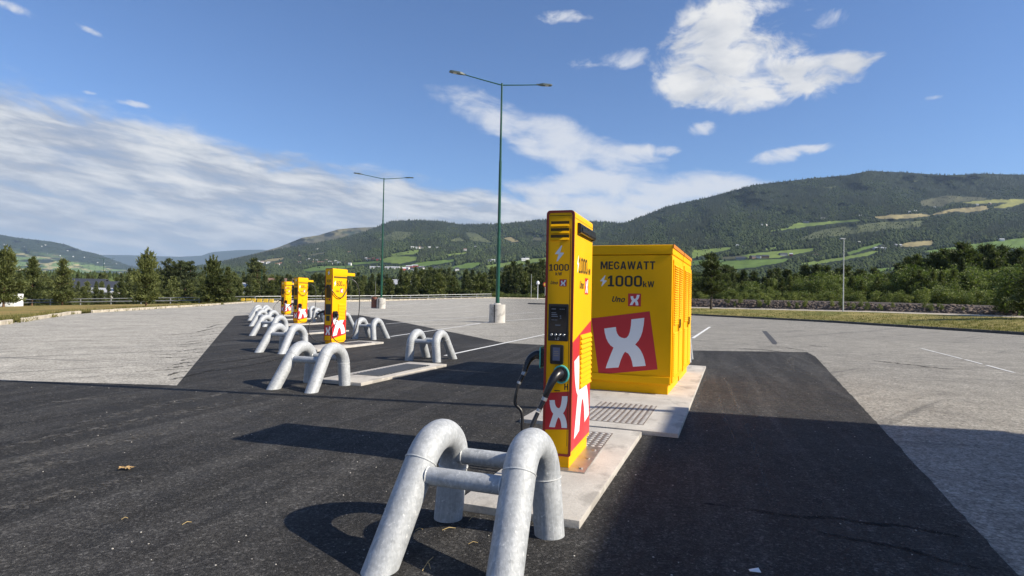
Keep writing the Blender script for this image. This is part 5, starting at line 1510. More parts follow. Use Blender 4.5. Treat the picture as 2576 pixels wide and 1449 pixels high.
# ------------------------------------------------------------------ trees near the lot
def leaf_tris(C, D, size, r, flat=0.5, aspect=2.2, colr=None):
    """triangles: centre C, long axis D, random width direction"""
    n = len(C)
    D = D / (np.linalg.norm(D, axis=1, keepdims=True) + 1e-9)
    R = r.normal(size=(n, 3)); R[:, 2] *= flat
    W_ = np.cross(D, R); W_ /= (np.linalg.norm(W_, axis=1, keepdims=True) + 1e-9)
    s_ = (size * (0.6 + 0.8 * r.rand(n)))[:, None]
    a = C + W_ * s_ / aspect * .5; b_ = C - W_ * s_ / aspect * .5; c = C + D * s_
    V = np.stack([a, b_, c], 1).reshape(-1, 3); F = np.arange(3 * n).reshape(n, 3)
    return V, F
def pine_crown(seed, h, rad_, nbr=150, tuft=9, size=.30, z0=.13, candle=False, gap=.0, shape=1.0, open_=0.0):
    r = np.random.RandomState(seed); Cs, Ds, col = [], [], []
    Bv, Bf = MB(), None
    for i in range(nbr):
        f = r.rand() ** 1.15 * (.84 if candle else 1)
        z = h * (z0 + (1 - z0) * f)
        prof = (1 - f) ** shape * (0.8 + .35 * math.sin(f * 23 + seed)) + .05
        if f < .10: prof *= .72
        L = rad_ * prof * r.uniform(.72, 1.15)
        a = r.uniform(0, 2 * math.pi)
        rise = .10 + .55 * f + (.35 if candle else 0) * f
        d_ = np.array([math.cos(a), math.sin(a), rise]); 
        tip = np.array([0, 0, z]) + d_ * L
        k = max(3, int(tuft * (.45 + L / rad_)))
        for j in range(k):
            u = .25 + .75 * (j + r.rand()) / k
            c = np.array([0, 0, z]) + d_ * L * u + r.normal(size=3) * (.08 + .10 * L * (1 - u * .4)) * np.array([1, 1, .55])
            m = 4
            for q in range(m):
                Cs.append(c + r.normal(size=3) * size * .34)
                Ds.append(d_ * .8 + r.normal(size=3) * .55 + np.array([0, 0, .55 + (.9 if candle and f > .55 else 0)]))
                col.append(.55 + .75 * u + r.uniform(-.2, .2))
        if r.rand() < .5:
            Bv.tube([(0, 0, z), tuple(np.array([0, 0, z]) + d_ * L * .8)], [.03 * (1 - f) + .012, .008], 4, caps=False)
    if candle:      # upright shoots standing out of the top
        for q in range(17):
            a = q * 2.4; rr = rad_ * .42 * math.sqrt((q + .5) / 17); z = h * (.90 - .22 * (rr / (rad_ * .42)) ** 1.2) + r.uniform(-.1, .1)
            L = h * r.uniform(.08, .15); lean = np.array([math.cos(a) * .28, math.sin(a) * .28, 1.0])
            for j in range(34):
                u = r.rand(); Cs.append(np.array([math.cos(a) * rr, math.sin(a) * rr, z]) + lean * L * u + r.normal(size=3) * .025); Ds.append(lean + r.normal(size=3) * .55); col.append(1.0 + r.uniform(-.1, .25))
    # leader
    for q in range(26):
        Cs.append(np.array([0, 0, h * (.93 + .09 * r.rand())]) + r.normal(size=3) * .05); Ds.append(np.array([r.normal() * .3, r.normal() * .3, 1.0])); col.append(1.1)
    Cs, Ds = np.array(Cs), np.array(Ds)
    V, F = leaf_tris(Cs, Ds, size, r)
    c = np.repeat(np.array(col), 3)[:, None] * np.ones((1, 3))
    return V, F, c, Bv
def trunk_mesh(name, h, r0, seed, mat, top=.95, limbs=None):
    r = np.random.RandomState(seed); m = MB()
    pts = [(0, 0, -.6)] + [(r.normal() * .02 * h * .12, r.normal() * .02 * h * .12, h * top * k / 6) for k in range(7)]
    m.tube(pts, [r0 * 1.25, r0 * 1.1] + [r0 * (1 - .88 * k / 6) for k in range(1, 7)], 9)
    if limbs: m.add(limbs.v, limbs.f)
    return m.mesh(name, mat, smooth=True)
def tree_proto(seed, h, kind):
    if kind == 'pine':     # bushy young pine
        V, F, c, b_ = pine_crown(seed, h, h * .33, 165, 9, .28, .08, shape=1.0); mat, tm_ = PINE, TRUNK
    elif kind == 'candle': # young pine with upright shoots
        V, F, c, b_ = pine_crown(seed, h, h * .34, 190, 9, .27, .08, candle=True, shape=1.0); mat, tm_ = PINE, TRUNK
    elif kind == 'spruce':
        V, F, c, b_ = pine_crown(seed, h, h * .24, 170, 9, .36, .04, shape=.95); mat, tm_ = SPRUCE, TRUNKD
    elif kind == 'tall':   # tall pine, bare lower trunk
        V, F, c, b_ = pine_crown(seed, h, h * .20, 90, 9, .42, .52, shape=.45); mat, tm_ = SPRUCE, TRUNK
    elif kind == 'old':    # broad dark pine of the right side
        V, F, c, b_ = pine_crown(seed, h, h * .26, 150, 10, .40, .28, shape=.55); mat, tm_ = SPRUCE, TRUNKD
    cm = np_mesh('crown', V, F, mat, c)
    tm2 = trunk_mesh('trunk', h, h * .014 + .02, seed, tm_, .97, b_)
    return cm, tm2
def leafy_proto(seed, h, w, n=2600, size=.22, mat=None, blobs=14, low=.1):
    r = np.random.RandomState(seed); Cs, Ds, col = [], [], []
    cl = []
    for k in range(blobs):
        f = (k + .5) / blobs; z = h * (low + (.92 - low) * f); q = w * .5 * math.sin(math.pi * min(1, (.18 + .80 * f))) ** .7
        a = r.uniform(0, 6.28); rr = q * r.uniform(.2, .75)
        cl.append((np.array([rr * math.cos(a), rr * math.sin(a), z]), (w * .22 + .12 * h) * r.uniform(.6, 1.1)))
    for i in range(n):
        c, R_ = cl[r.randint(len(cl))]
        d_ = r.normal(size=3); d_ /= np.linalg.norm(d_); q = R_ * r.uniform(.35, 1.08)
        p = c + d_ * q * np.array([1, 1, .85])
        if p[2] < .05: continue
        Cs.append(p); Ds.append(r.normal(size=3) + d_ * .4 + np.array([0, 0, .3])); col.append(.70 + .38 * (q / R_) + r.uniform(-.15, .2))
    V, F = leaf_tris(np.array(Cs), np.array(Ds), size, r, flat=1, aspect=1.3)
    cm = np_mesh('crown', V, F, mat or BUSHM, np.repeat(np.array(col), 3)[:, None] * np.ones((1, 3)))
    m = MB(); m.tube([(0, 0, -.4), (0, 0, h * .45), (0, 0, h * .85)], [h * .016 + .015, h * .011 + .01, .01], 7)
    for k in range(5):
        c = cl[(k * 3 + 1) % len(cl)][0]; m.tube([(0, 0, h * .12 * (k + 1) * .5), tuple(c)], [h * .006 + .01, .008], 5, caps=False)
    return cm, m.mesh('trunk', TRUNKD, smooth=True)
def put_tree(name, proto, pos, s_, rz, label, cat='tree', group=None, sx=1.0):
    o = empty(name, tuple(pos), rz, label, cat, group)
    o.scale = (s_ * sx, s_ * sx, s_)
    link_mesh('crown', proto[0], o); link_mesh('trunk', proto[1], o)
    return o
P_PINE = [tree_proto(200 + k, 6.0, 'pine') for k in range(5)]
P_CAND = [tree_proto(220 + k, 6.0, 'candle') for k in range(3)]
P_SPR = [tree_proto(240 + k, 9.0, 'spruce') for k in range(4)]
P_TALL = [tree_proto(260 + k, 14.0, 'tall') for k in range(3)]
P_OLD = [tree_proto(280 + k, 10.0, 'old') for k in range(4)]
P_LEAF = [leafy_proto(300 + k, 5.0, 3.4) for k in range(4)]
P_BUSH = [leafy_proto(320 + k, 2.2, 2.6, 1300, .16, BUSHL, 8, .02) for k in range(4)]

# single pines on the lawn
def lawn_tree(px, py_b, py_t, protos, k, label, ph, sx=1.0):
    p = hitpx(px, py_b)
    if p is None: p = at(px, py_b, 90)
    H = at(px, py_t, p[1])[2] - p[2]
    return put_tree('pine_tree', protos[k], p, H / ph, random.uniform(0, 6), label, 'pine tree', sx=sx)
lawn_tree(368, 771, 627, P_CAND, 0, 'tallest young pine on the lawn edge with upright candle shoots at its top', 6.0, .86)
lawn_tree(533, 768, 645, P_CAND, 1, 'bushy bright pine on the lawn just left of the far chargers', 6.0, 1.0)
lawn_tree(157, 768, 655, P_PINE, 0, 'dark young pine third from the left edge on the lawn', 6.0, .95)
lawn_tree(80, 767, 650, P_PINE, 1, 'pine with visible reddish trunk second from the left edge', 6.0, .98)
lawn_tree(8, 772, 622, P_CAND, 2, 'pine with straggly upright shoots cut off by the left edge', 6.0, 1.0)
lawn_tree(572, 766, 675, P_PINE, 2, 'smaller pine tucked behind the bushy bright one on the lawn', 6.0, .9)

# row of young conifers behind the rail and woodland beyond
def zt_behind(Y): return float(np.interp(Y, [90, 125, 160, 1000], [-1.0, -3.0, -4.0, -4.0]))
GRP = 'young pines in the belt behind the guard rail'
top_rail = curve([(-260, 688), (0, 690), (120, 700), (230, 708), (290, 712), (330, 700), (420, 698), (470, 704), (560, 690), (700, 700), (760, 706), (830, 712), (900, 720), (960, 705), (1010, 702), (1060, 690), (1110, 683), (1160, 700), (1230, 690), (1300, 676), (1370, 680), (1500, 690)])
npine = 0
for px in np.arange(-240, 1240, 17):
    px = px + random.uniform(-8, 8)
    Y = random.uniform(112, 132); ty = float(top_rail(px)) + random.uniform(-10, 16)
    if 195 < px < 300: ty += 12
    if px > 900: Y += 14
    b_ = zt_behind(Y); p = at(px, ty, Y); H = p[2] - b_
    if H < 2.5: H = 2.5
    put_tree('pine_tree', random.choice(P_PINE + P_SPR[:2]) if True else None, (p[0], Y, b_), 1, random.uniform(0, 6), 'young dark green pine in the tree belt behind the guard rail', 'pine tree', GRP)
    o = COL.objects[-1]
for o in [o for o in bpy.data.objects if o.get('group') == GRP]:
    pr = o.children[0].data; hz_ = max(v.co.z for v in list(pr.vertices)[::7])
    # scale each to the height of the belt at its place
    px_ = CX + FL * o.location.x / o.location.y
    H = at(px_, float(top_rail(px_)) + random.uniform(-12, 14) + (14 if 195 < px_ < 300 else 0), o.location.y)[2] - o.location.z
    s_ = max(2.5, H) / hz_
    w_ = random.uniform(.85, 1.2); o.scale = (s_ * w_, s_ * w_, s_)
# second belt, farther and mostly spruce, and a third up to the valley wood
GR2_ = 'conifers of the wood behind the belt'
bands = [(150, 190, 12, 683), (200, 260, 9, 678)]
for (y0, y1, st, tp) in bands:
    for px in np.arange(-260, 1420, st * 1.6):
        px = px + random.uniform(-9, 9); Y = random.uniform(y0, y1)
        ty = tp + random.uniform(-7, 12) + (8 if px < 300 else 0) + (-8 if px > 1240 else 0) + (12 if 560 < px < 1000 else 0)
        if 190 < px < 310: ty = max(ty, 708 if y0 < 200 else 688)
        pr = random.choice(P_SPR + P_PINE[:2]); hz_ = 9.0 if pr in P_SPR else 6.0
        p = at(px, ty, Y); H = p[2] + 4.0; s_ = H / hz_ * .97
        put_tree('conifer', pr, (p[0], Y, -4.0), s_, random.uniform(0, 6), 'dark conifer of the wood behind the tree belt on the left and middle', 'tree', GR2_, sx=random.uniform(.75, 1.0))
# tall red trunked pines standing above
GR3_ = 'tall bare trunked pines above the tree belt'
ORDN = ['first', 'second', 'third', 'fourth', 'fifth', 'sixth', 'seventh', 'eighth', 'ninth', 'tenth', 'eleventh', 'twelfth', 'thirteenth', 'fourteenth', 'fifteenth', 'sixteenth', 'seventeenth']
for i_, (px, ty, Y) in enumerate([(423, 655, 150), (437, 662, 155), (455, 660, 150), (468, 664, 158), (480, 662, 149), (640, 655, 170), (655, 672, 175), (648, 664, 168), (1292, 662, 160), (1310, 668, 165), (1275, 672, 155), (1328, 660, 160), (1345, 668, 158), (1362, 658, 162)]):
    p = at(px, ty, Y); put_tree('tall_pine', random.choice(P_TALL), (p[0], Y, -4.0), (p[2] + 4) / 14.0, random.uniform(0, 6), 'pine with bare reddish trunk, ' + (ORDN[i_] + ' from left of the five left of the chargers' if i_ < 5 else ORDN[i_ - 5] + ' of three above the far chargers' if i_ < 8 else ORDN[i_ - 8] + ' of six behind the nearer lamp post'), 'pine tree', GR3_, sx=1.0)
# a grove between the lamp post and the tall charger
GR4_ = 'dark conifers beside the globe lamp'
for px in np.arange(1235, 1480, 10):
    Y = random.uniform(140, 155); p = at(px + random.uniform(-5, 5), 684 + random.uniform(-12, 14), Y)
    put_tree('conifer', random.choice(P_SPR), (p[0], Y, -2.0), (p[2] + 2) / 9.0, random.uniform(0, 6), 'dark conifer in the grove behind the short globe lamp', 'tree', GR4_, sx=random.uniform(.8, 1.1))
# hedge of low scrub at the far edge of the lot beside the rail end
GR5_ = 'low scrub at the far edge'
for px in np.arange(1244, 1500, 9):
    p = at(px, 750, 127); put_tree('bush', random.choice(P_BUSH), (p[0], 131, hl(p[0], 130) - .2), random.uniform(.45, .7), random.uniform(0, 6), 'low grey green bush in the strip past the end of the guard rail', 'bush', GR5_, sx=1.2)

# ---- right side
def rtree(name, px, py_b, py_t, protos, ph, label, cat, sx=1.0, group=None, Y=None, zb=None):
    if Y is None:
        p = hitpx(px, py_b)
        if p is None: p = at(px, py_b, 85)
    else:
        p = at(px, py_b, Y); 
        if zb is None: zb = drop(p[0], p[1], 1.0)
        p[2] = zb
    H = at(px, py_t, p[1])[2] - p[2]
    return put_tree(name, random.choice(protos), p, max(.3, H) / ph, random.uniform(0, 6), label, cat, group, sx)
rtree('pine_tree', 1789, 778, 643, [P_OLD[1]], 10.0, 'single young pine on the verge beside the power cabinets', 'pine tree', 1.35)
GB = 'light green bushes on top of the rock bank'
for px in np.arange(1720, 2760, 11):
    Y = float(np.interp(px, [1737, 2576], [91, 56])) + random.uniform(0, 6)
    rtree('bush', px + random.uniform(-6, 6), 752, 738 + (px - 1737) * .014 + random.uniform(-12, 10) - (12 if px > 2300 else 0), P_BUSH, 2.2, 'small light green bush along the top of the rock bank', 'bush', 1.1, GB, Y)
GB2 = 'birch thicket behind the rock bank'
for px in np.arange(1720, 2780, 12):
    for q in range(2):
        Y = float(np.interp(px, [1737, 2576], [98, 64])) + random.uniform(0, 10) + q * 10
        ty = 718 + random.uniform(-16, 14) - q * 16 - (18 if px > 2250 else 0) + (14 if 1830 < px < 1990 else 0)
        rtree('birch', px + random.uniform(-8, 8), 752, ty, P_LEAF, 5.0, 'young leafy birch in the thicket behind the rock bank', 'tree', random.uniform(.95, 1.3), GB2, Y)
GB6 = 'young pines among the birches'
for k in range(80):
    px = random.uniform(1730, 2700); Y = float(np.interp(px, [1737, 2576], [100, 66])) + random.uniform(0, 14)
    rtree('pine_tree', px, 752, 700 + random.uniform(-12, 22) - (14 if px > 2250 else 0), P_PINE + P_SPR[:1], 6.2, 'young pine standing among the birches behind the rock bank', 'pine tree', random.uniform(.7, .95), GB6, Y)
GB3 = 'darker trees behind the thicket'
for px in np.arange(1740, 2300, 13):
    Y = float(np.interp(px, [1737, 2576], [130, 100])) + random.uniform(0, 20)
    ty = 690 + random.uniform(-14, 12) + (8 if 2170 < px < 2260 else 0)
    rtree('conifer', px + random.uniform(-8, 8), 752, ty, P_SPR + P_OLD, 9.4, 'dark tree standing behind the birch thicket', 'tree', random.uniform(.95, 1.25), GB3, Y, -1.0)
GB4 = 'tall dark pines on the right'
for i_, (px, ty) in enumerate([(2262, 668), (2284, 652), (2305, 645), (2330, 656), (2352, 640), (2376, 632), (2392, 634), (2420, 617), (2436, 628), (2452, 640), (2480, 622), (2500, 634), (2518, 626), (2545, 640), (2565, 632), (2600, 640), (2640, 630)]):
    rtree('pine_tree', px, 752, ty, P_OLD, 10.0, ORDN[i_] + ' from the left of the tall dark pines behind the birches at right', 'pine tree', random.uniform(.85, 1.05), GB4, random.uniform(92, 108), 0.0)
rtree('broadleaf_tree', 2566, 792, 680, [P_LEAF[1]], 5.0, 'dense dark tree at the right edge standing before the rock bank', 'tree', 1.15)
rtree('broadleaf_tree', 2536, 786, 708, [P_LEAF[2]], 5.0, 'smaller leafy sapling just left of the dense tree at the right edge', 'tree', 1.3)
rtree('conifer', 2600, 802, 640, [P_SPR[2]], 9.0, 'dark spruce cut off by the right edge of the picture', 'tree', 1.5)
# plants on the bank face
GB5 = 'saplings on the rock bank'
for k in range(26):
    px = random.uniform(1760, 2560); py = float(np.interp(px, [1737, 2576], [764, 785])) + random.uniform(-5, 7)
    rtree('sapling', px, py, py - random.uniform(10, 22), P_BUSH, 2.2, 'small green sapling growing on the stony bank', 'plant', .8, GB5)
# stones on the bank: a mass of separate lumps
bm = bmesh.new(); bmesh.ops.create_icosphere(bm, subdivisions=1, radius=.5); RV0 = np.array([v.co[:] for v in bm.verts]); RF0 = np.array([[v.index for v in f.verts] for f in bm.faces]); bm.free()
VV, FF, b_ = [], [], 0
for k in range(1900):
    px = random.uniform(1690, 2700); t_ = random.random()
    top = float(np.interp(px, [1737, 2576], [752, 772])); bot = float(np.interp(px, [1737, 2576], [771, 795]))
    p = hitpx(px, top + (bot - top) * t_)
    if p is None or p[1] > 110: continue
    s_ = random.uniform(.10, .42) * (1.5 if random.random() < .1 else 1)
    q = RV0 * (0.7 + .6 * rs.rand(len(RV0), 1)) * np.array([1, 1, .6]) * s_
    a = random.uniform(0, 6.28); c, s__ = math.cos(a), math.sin(a)
    q = np.stack([q[:, 0] * c - q[:, 1] * s__, q[:, 0] * s__ + q[:, 1] * c, q[:, 2]], -1) + p
    VV.append(q); FF.append(RF0 + b_); b_ += len(RV0)
o = link_mesh('rocks', np_mesh('rocks', np.concatenate(VV), np.concatenate(FF), ROCKM)); tag(o, 'broken brown stones covering the bank behind the footpath', 'rocks', kind='stuff')

# tufts of grass against the left kerb and on the verge
C_, D_, col = [], [], []
def tuft(x, y, z, h, n=10):
    for q in range(n):
        C_.append((x + random.gauss(0, .10), y + random.gauss(0, .10), z)); D_.append((random.gauss(0, .35), random.gauss(0, .35), 1.0)); col.append(h)
KA = np.array([p for p in K[1:]])
for k in range(1500):
    t_ = random.uniform(0, len(KA) - 1.001); i = int(t_); c = KA[i] + (KA[i + 1] - KA[i]) * (t_ - i)
    if fbm(np.array([t_ * 9.0]), np.array([0.5]), 7)[0] < .45: continue
    off = abs(random.gauss(0, .45)) - .12
    tuft(c[0] - off, c[1] + random.uniform(-.2, .2), .08 if off > 0 else 0, random.uniform(.10, .26), 8)
for k in range(2600):
    px = random.uniform(1740, 2640); t_ = random.random() ** .7
    p = hitpx(px, float(np.interp(px, [1737, 2576], [774, 799])) + t_ * float(np.interp(px, [1737, 2576], [18, 42])))
    if p is not None: tuft(p[0], p[1], p[2], random.uniform(.06, .14), 5)
V, F = leaf_tris(np.array(C_), np.array(D_), 1.0, np.random.RandomState(3), flat=.2, aspect=9)
# per blade height
V = V.reshape(-1, 3, 3); hh = np.array(col)[:, None]; base = V[:, :2].mean(1); V[:, 2] = base + (V[:, 2] - base) * hh; 
w2 = (V[:, 0] - V[:, 1]) * .12; mid = (V[:, 0] + V[:, 1]) / 2; V[:, 0] = mid + w2; V[:, 1] = mid - w2
GRT = leaf_mat('grass_blades', (0.12, 0.12, 0.035), (0.24, 0.21, 0.07), .5)
o = link_mesh('grass_tufts', np_mesh('grass_tufts', V.reshape(-1, 3), F, GRT, np.ones((len(V) * 3, 3)))); tag(o, 'tufts of grass along the kerbs and over the verge', 'grass', kind='stuff')

# ------------------------------------------------------------------ houses
WALLM = {'white': simple('white_house_wall', (0.72, 0.71, 0.68), 0.8), 'red': simple('red_house_wall', (0.34, 0.06, 0.045), 0.8), 'grey': simple('grey_house_wall', (0.26, 0.27, 0.28), 0.8),
         'yellow': simple('ochre_house_wall', (0.55, 0.40, 0.12), 0.8), 'brown': simple('brown_house_wall', (0.14, 0.09, 0.06), 0.8)}
ROOFM = {'dark': simple('dark_roof', (0.045, 0.05, 0.065), 0.7, var=.15), 'brown': simple('brown_roof', (0.22, 0.13, 0.10), 0.8, var=.2), 'light': simple('light_roof', (0.45, 0.46, 0.48), 0.6)}
WIN = simple('window_glass', (0.02, 0.025, 0.035), 0.15)
def house(pos, w, d_, h, rh, rz, wall, roof, label, cat='house', group=None, windows=True, name='house', chimney=False):
    o = empty(name, tuple(pos), rz, label, cat, group)
    MB().prism([(-d_ / 2, -2), (d_ / 2, -2), (d_ / 2, h), (0, h + rh), (-d_ / 2, h)], w, lambda u, v, q: (q - w / 2, u, v)).build('wall', WALLM[wall], o)
    e = .5
    rfm = MB()
    for s_ in (-1, 1):
        k = (d_ / 2 + e) / (d_ / 2)
        rfm.prism([(0, h + rh + .02), (s_ * (d_ / 2 + e), h + rh - rh * k + .02), (s_ * (d_ / 2 + e), h + rh - rh * k + .27), (0, h + rh + .27)], w + 2 * e, lambda u, v, q: (q - w / 2 - e, u, v))
    rr = rfm.build('roof', ROOFM[roof], o)
    if chimney: MB().box((w * .2, 0, h + rh + .4), (.8, .8, 1.4)).build('chimney', WALLM['grey'], rr)
    if windows:
        n = max(2, int(w / 3.2)); me = MB().box((0, 0, 0), (1.2, .06, 1.3)).mesh('window', WIN)
        for k in range(n):
            q = link_mesh('window', me, o); q.location = (-w / 2 + (k + .5) * w / n, -d_ / 2 - .02, h * .55)
    return o
# buildings among the near trees
p = at(244, 712, 175); house((p[0], 175, -4), 15, 12, 5.4, 2.2, rad(8), 'brown', 'dark', 'low grey building with a wide dark roof between the pines on the left', 'building')
p = at(218, 712, 186); house((p[0], 186, -4), 12, 10, 6.0, 2.4, rad(-2), 'brown', 'dark', 'dark gabled roof rising behind the low grey building', 'building')
p = at(280, 712, 168); house((p[0], 166, -4), 8, 8, 4.6, 1.0, rad(0), 'white', 'light', 'small pale annex right of the low dark roofed building', 'building')
p = at(590, 712, 178); house((p[0], 178, -4), 9, 8, 6.8, 1.2, rad(20), 'white', 'light', 'white gable showing behind the bushy bright pine', 'building')
p = at(700, 700, 230); house((p[0] - 3, 230, -4), 16, 10, 9.0, 1.8, rad(5), 'grey', 'brown', 'long brown roofed building behind the farthest charger', 'building')
p = at(1024, 715, 205); house((p[0], 205, -4), 11, 9, 9.0, 1.6, rad(-15), 'white', 'light', 'white building seen between lamp post and trees', 'building')
p = at(1075, 706, 240); house((p[0], 240, -4), 16, 9, 9.6, 2.0, rad(10), 'yellow', 'brown', 'small ochre building above the row of young trees', 'building')
p = at(2385, 684, 150); house((p[0], 140, 0), 15, 9, 7.0, 2.0, rad(-25), 'white', 'light', 'white house half hidden behind the tall dark pines on the right', 'house', chimney=True)
p = at(22, 768, 78)
wb = empty('container', (p[0] - 1.5, p[1] + 1, p[2] - .35), rad(14), 'white box container behind the pines at the left edge', 'container')
MB().box((0, 0, 1.0), (3.4, 2.2, 1.7)).build('box', WHT, wb, bevel=.04); MB().box((0, 0, .03), (3.2, 2.0, .12)).build('skid', BLKP, wb); MB().box((1.72, 0, 1.0), (.05, 1.8, 1.4)).build('door', WHT, wb)

def on_hill(hill, px, py):
    return hill.pos(np.array([px]), np.array([py]))[0]
HS = [ # px, py, width m, walls, roof, label
    (1883 - 20, 653.5, 26, 'grey', 'dark', 'long dark roofed barn left of the farm cluster on the green slope'), (1893, 650, 16, 'brown', 'dark', 'dark house in the farm cluster between two green fields'), (1908, 649, 13, 'white', 'dark', 'white gabled house beside the farm cluster'),
    (1925, 648.5, 18, 'brown', 'dark', 'dark house at the right end of the farm cluster'), (1970, 643, 22, 'grey', 'dark', 'grey farmhouse with dark roof beside the red barn'), (1990, 643.5, 9, 'red', 'light', 'small red barn in the green fields on the slope'),
    (2052, 646, 15, 'white', 'brown', 'cream house alone below the thicket on the green slope'), (2020, 649, 8, 'white', 'light', 'small white shed between field and trees on the slope'),
    (2212, 628, 34, 'white', 'light', 'long white building above the trees on the green slope'), (2217, 622, 16, 'grey', 'dark', 'dark roofed house just above the long white building'), (2258, 620, 22, 'grey', 'light', 'long pale roofed shed right of the long white building'),
    (2160, 613, 16, 'grey', 'light', 'pale roofed shed at the wood edge above the street lamp'), (1857, 621, 15, 'white', 'light', 'white house high left on the green slope'), (1868, 622.5, 12, 'grey', 'dark', 'grey house next to the white one high on the slope'),
    (2028, 561, 24, 'grey', 'dark', 'dark farm buildings on the light green clearing high on the hill'), (2070, 552, 20, 'grey', 'light', 'grey barn beside the high clearing'), (2164, 545, 10, 'white', 'light', 'lone white house at the right end of the high clearing'),
    (2302, 533, 13, 'red', 'light', 'red roofed house high on the hill between the pale fields'), (2288, 535, 9, 'white', 'light', 'small pale house left of the high red one'), (2458, 517, 18, 'grey', 'light', 'grey farm building at the upper pale field'), (2490, 514, 16, 'brown', 'light', 'barn with pale roof at the upper right pale field'),
    (2350, 524, 12, 'grey', 'light', 'small grey house above the pale field high on the right'), (1916, 567, 10, 'white', 'dark', 'white house at the lower left end of the high clearing'), (1927, 568, 9, 'white', 'light', 'second pale house at the lower left end of the high clearing'), (2520, 606, 14, 'white', 'light', 'white shed on the wide green field at the far right')]
for (px, py, w_, wl, rf, lb) in HS:
    p = on_hill(right_hill, px, py); house(p + np.array([0, 0, .5]), w_, w_ * .55 + 2, 4.5, 3.2, random.uniform(-.5, .5), wl, rf, lb, windows=w_ > 12)
GH = 'far houses of the settlement across the valley'
spots = [(x, y) for x, y in [(650, 661), (655, 664), (660, 662), (668, 665), (676, 664), (690, 667), (700, 668), (706, 666), (753, 664), (757, 667), (772, 657), (779, 656), (786, 658), (790, 664), (797, 660), (803, 665), (812, 665), (820, 659), (830, 664), (838, 667), (845, 662), (852, 666), (866, 666), (880, 669),
          (923, 655), (928, 657), (940, 655), (952, 657), (1038, 627), (1046, 628), (1056, 627), (1062, 628), (1080, 627), (1100, 628), (755, 647), (797, 629), (878, 638), (1016, 683), (1024, 682), (1040, 684), (1052, 682), (1060, 680), (1066, 681), (1326, 655), (1317, 658), (1240, 661), (1232, 662), (1170, 632), (1196, 625), (1150, 684), (1098, 681)]]
for (x, y) in spots:
    p = on_hill(mid_hill, x, min(y, 696)); w_ = random.uniform(10, 17)
    house(p + np.array([0, 0, 4]), w_, w_ * .6, 5, 3.5, random.uniform(-.6, .6), 'white' if random.random() < .82 else 'red', random.choice(['light', 'light', 'dark', 'brown']), 'tiny pale house of the scattered settlement on the far side of the valley', 'house', GH, windows=False)
for (px, py, w_, wl) in [(946, 680, 38, 'white'), (976, 681, 18, 'white'), (993, 681, 30, 'white'), (1030, 678, 20, 'red'), (1044, 676, 18, 'red')]:
    p = on_hill(mid_hill, px, py); house(p + np.array([0, 0, 4]), w_, 12, 6, 2.5, .05, wl, 'light', {946: 'long white hall left in the row of valley halls', 976: 'short white hall between the two long ones', 993: 'second long white hall in the valley row', 1030: 'reddish hall right of the second lamp post', 1044: 'smaller reddish hall beside the other red one'}[px], 'building', windows=False)
GH2 = 'far white farms on the left valley side'
for (x, y) in [(10, 617), (17, 618), (114, 618), (105, 621), (170, 632), (27, 635), (151, 645), (184, 647), (212, 649), (293, 665), (245, 662), (60, 622), (100, 667), (118, 640), (262, 664)]:
    if x > 440: continue
    p = on_hill(left_hill, x, y); house(p + np.array([0, 0, 5]), random.uniform(10, 17), 9, 5, 4, random.uniform(-.5, .5), random.choice(['white', 'white', 'grey']), random.choice(['light', 'dark']), 'tiny white farm among the pastures of the left valley side', 'farm', GH2, windows=False)
# mast on the ridge
p = on_hill(mid_hill, 1000, 557); mst = empty('radio_mast', tuple(p), 0, 'thin radio mast on the ridge behind the second lamp post', 'mast')
MB().tube([(0, 0, 0), (0, 0, 75)], [1.6, .8], 5).build('mast_pole', WGAL, mst)

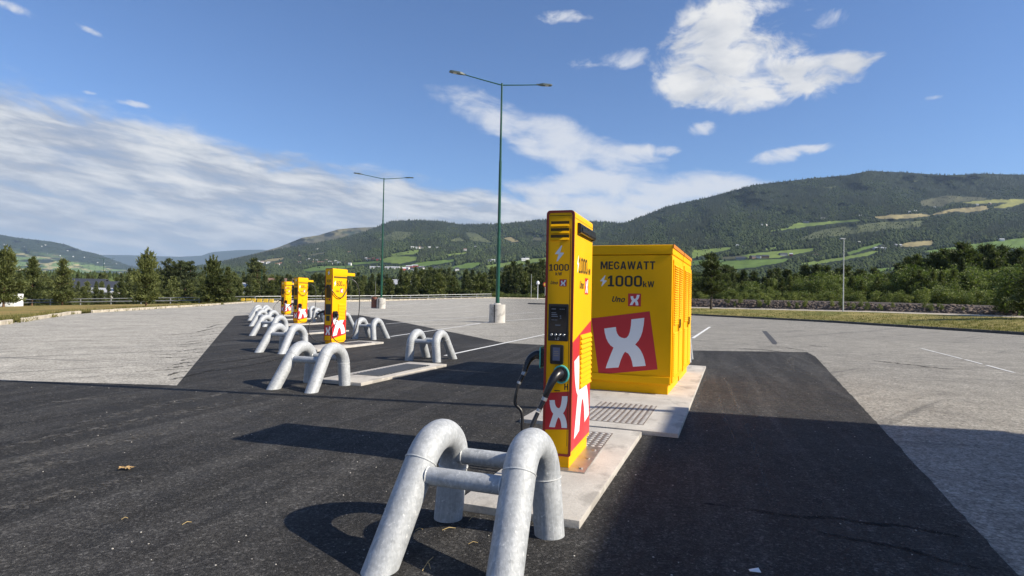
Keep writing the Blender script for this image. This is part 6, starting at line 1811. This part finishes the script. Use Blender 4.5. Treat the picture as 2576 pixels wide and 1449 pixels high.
# ------------------------------------------------------------------ small things on the asphalt
lf = g(318, 1183); r = np.random.RandomState(4)
bm = bmesh.new(); bmesh.ops.create_grid(bm, x_segments=9, y_segments=7, size=1)
for v in bm.verts:
    rr = math.hypot(v.co.x, v.co.y); s_ = .060 * (1 + .25 * math.sin(5 * math.atan2(v.co.y, v.co.x) + 1)) / max(1.0, rr)
    v.co = Vector((v.co.x * s_, v.co.y * s_ * .62, .012 + .018 * r.rand()))
me = bpy.data.meshes.new('dry_leaf'); bm.to_mesh(me); bm.free(); me.materials.append(simple('dry_leaf', (0.36, 0.24, 0.11), 0.8, var=.35, vscale=30))
o = link_mesh('dry_leaf', me); o.location = (lf[0], lf[1], .004); o.rotation_euler = (0, 0, .25); tag(o, 'crumpled brown dry leaf lying alone on the dark asphalt at the left', 'leaf')
pc = g(1897, 1441); o = MB().add([(-.03, -.012, .012), (.035, -.016, .008), (.03, .012, .022), (-.026, .016, .010), (-.03, -.012, .009), (.035, -.016, .005), (.03, .012, .019), (-.026, .016, .007)], [(0, 1, 2, 3), (7, 6, 5, 4), (0, 4, 5, 1), (1, 5, 6, 2), (2, 6, 7, 3), (3, 7, 4, 0)]).build('paper_scrap', WHT)
o.location = (pc[0], pc[1], .004); tag(o, 'small white scrap of paper on the shaded asphalt at the bottom', 'litter')
STRAW = simple('dry_straw', (0.42, 0.31, 0.14), 0.8, var=.2)
for k, (a, b_, lb) in enumerate([((1112, 1337), (1146, 1332), 'pale straw stalk lying under the big pipe guard'), ((1062, 1440), (1090, 1405), 'bent straw stalk at the bottom edge left of the pipe guard'), ((1075, 1418), (1083, 1436), 'short stub of straw beside the bent stalk'),
                                 ((1178, 1372), (1202, 1369), 'thin straw stalk right of centre under the pipe guard'), ((1045, 1337), (1064, 1335), 'short faint straw under the left hoop'), ((1180, 1312), (1195, 1303), 'tiny curled straw near the slab edge'), ((458, 1323), (482, 1317), 'thin twig lying on the open asphalt at the lower left'), ((305, 1310), (322, 1307), 'short pale twig on the asphalt beyond the other twig')]):
    p, q = g(*a), g(*b_); m_ = (p + q) / 2
    o = MB().tube([(p[0], p[1], .009), (m_[0], m_[1] + .004, .020), (q[0], q[1], .010)], [.0020, .0024, .0016], 6).build('straw', STRAW); tag(o, lb, 'straw')
VV, FF, b_ = [], [], 0
for k in range(420):
    a = random.random() ** 1.3 * 14 + 3.0; x = random.uniform(-.85, .75) * a
    if fbm(np.array([x]), np.array([a]), 9)[0] < .4: continue
    s_ = random.uniform(.006, .016); VV.append(RV0 * (0.7 + .6 * rs.rand(len(RV0), 1)) * np.array([1, 1, .7]) * s_ + np.array([x, a, .006])); FF.append(RF0 + b_); b_ += len(RV0)
o = link_mesh('pebbles', np_mesh('pebbles', np.concatenate(VV), np.concatenate(FF), simple('pale_pebble', (0.38, 0.36, 0.33), 0.8))); tag(o, 'tiny pale pebbles scattered over the asphalt', 'pebbles', kind='stuff')
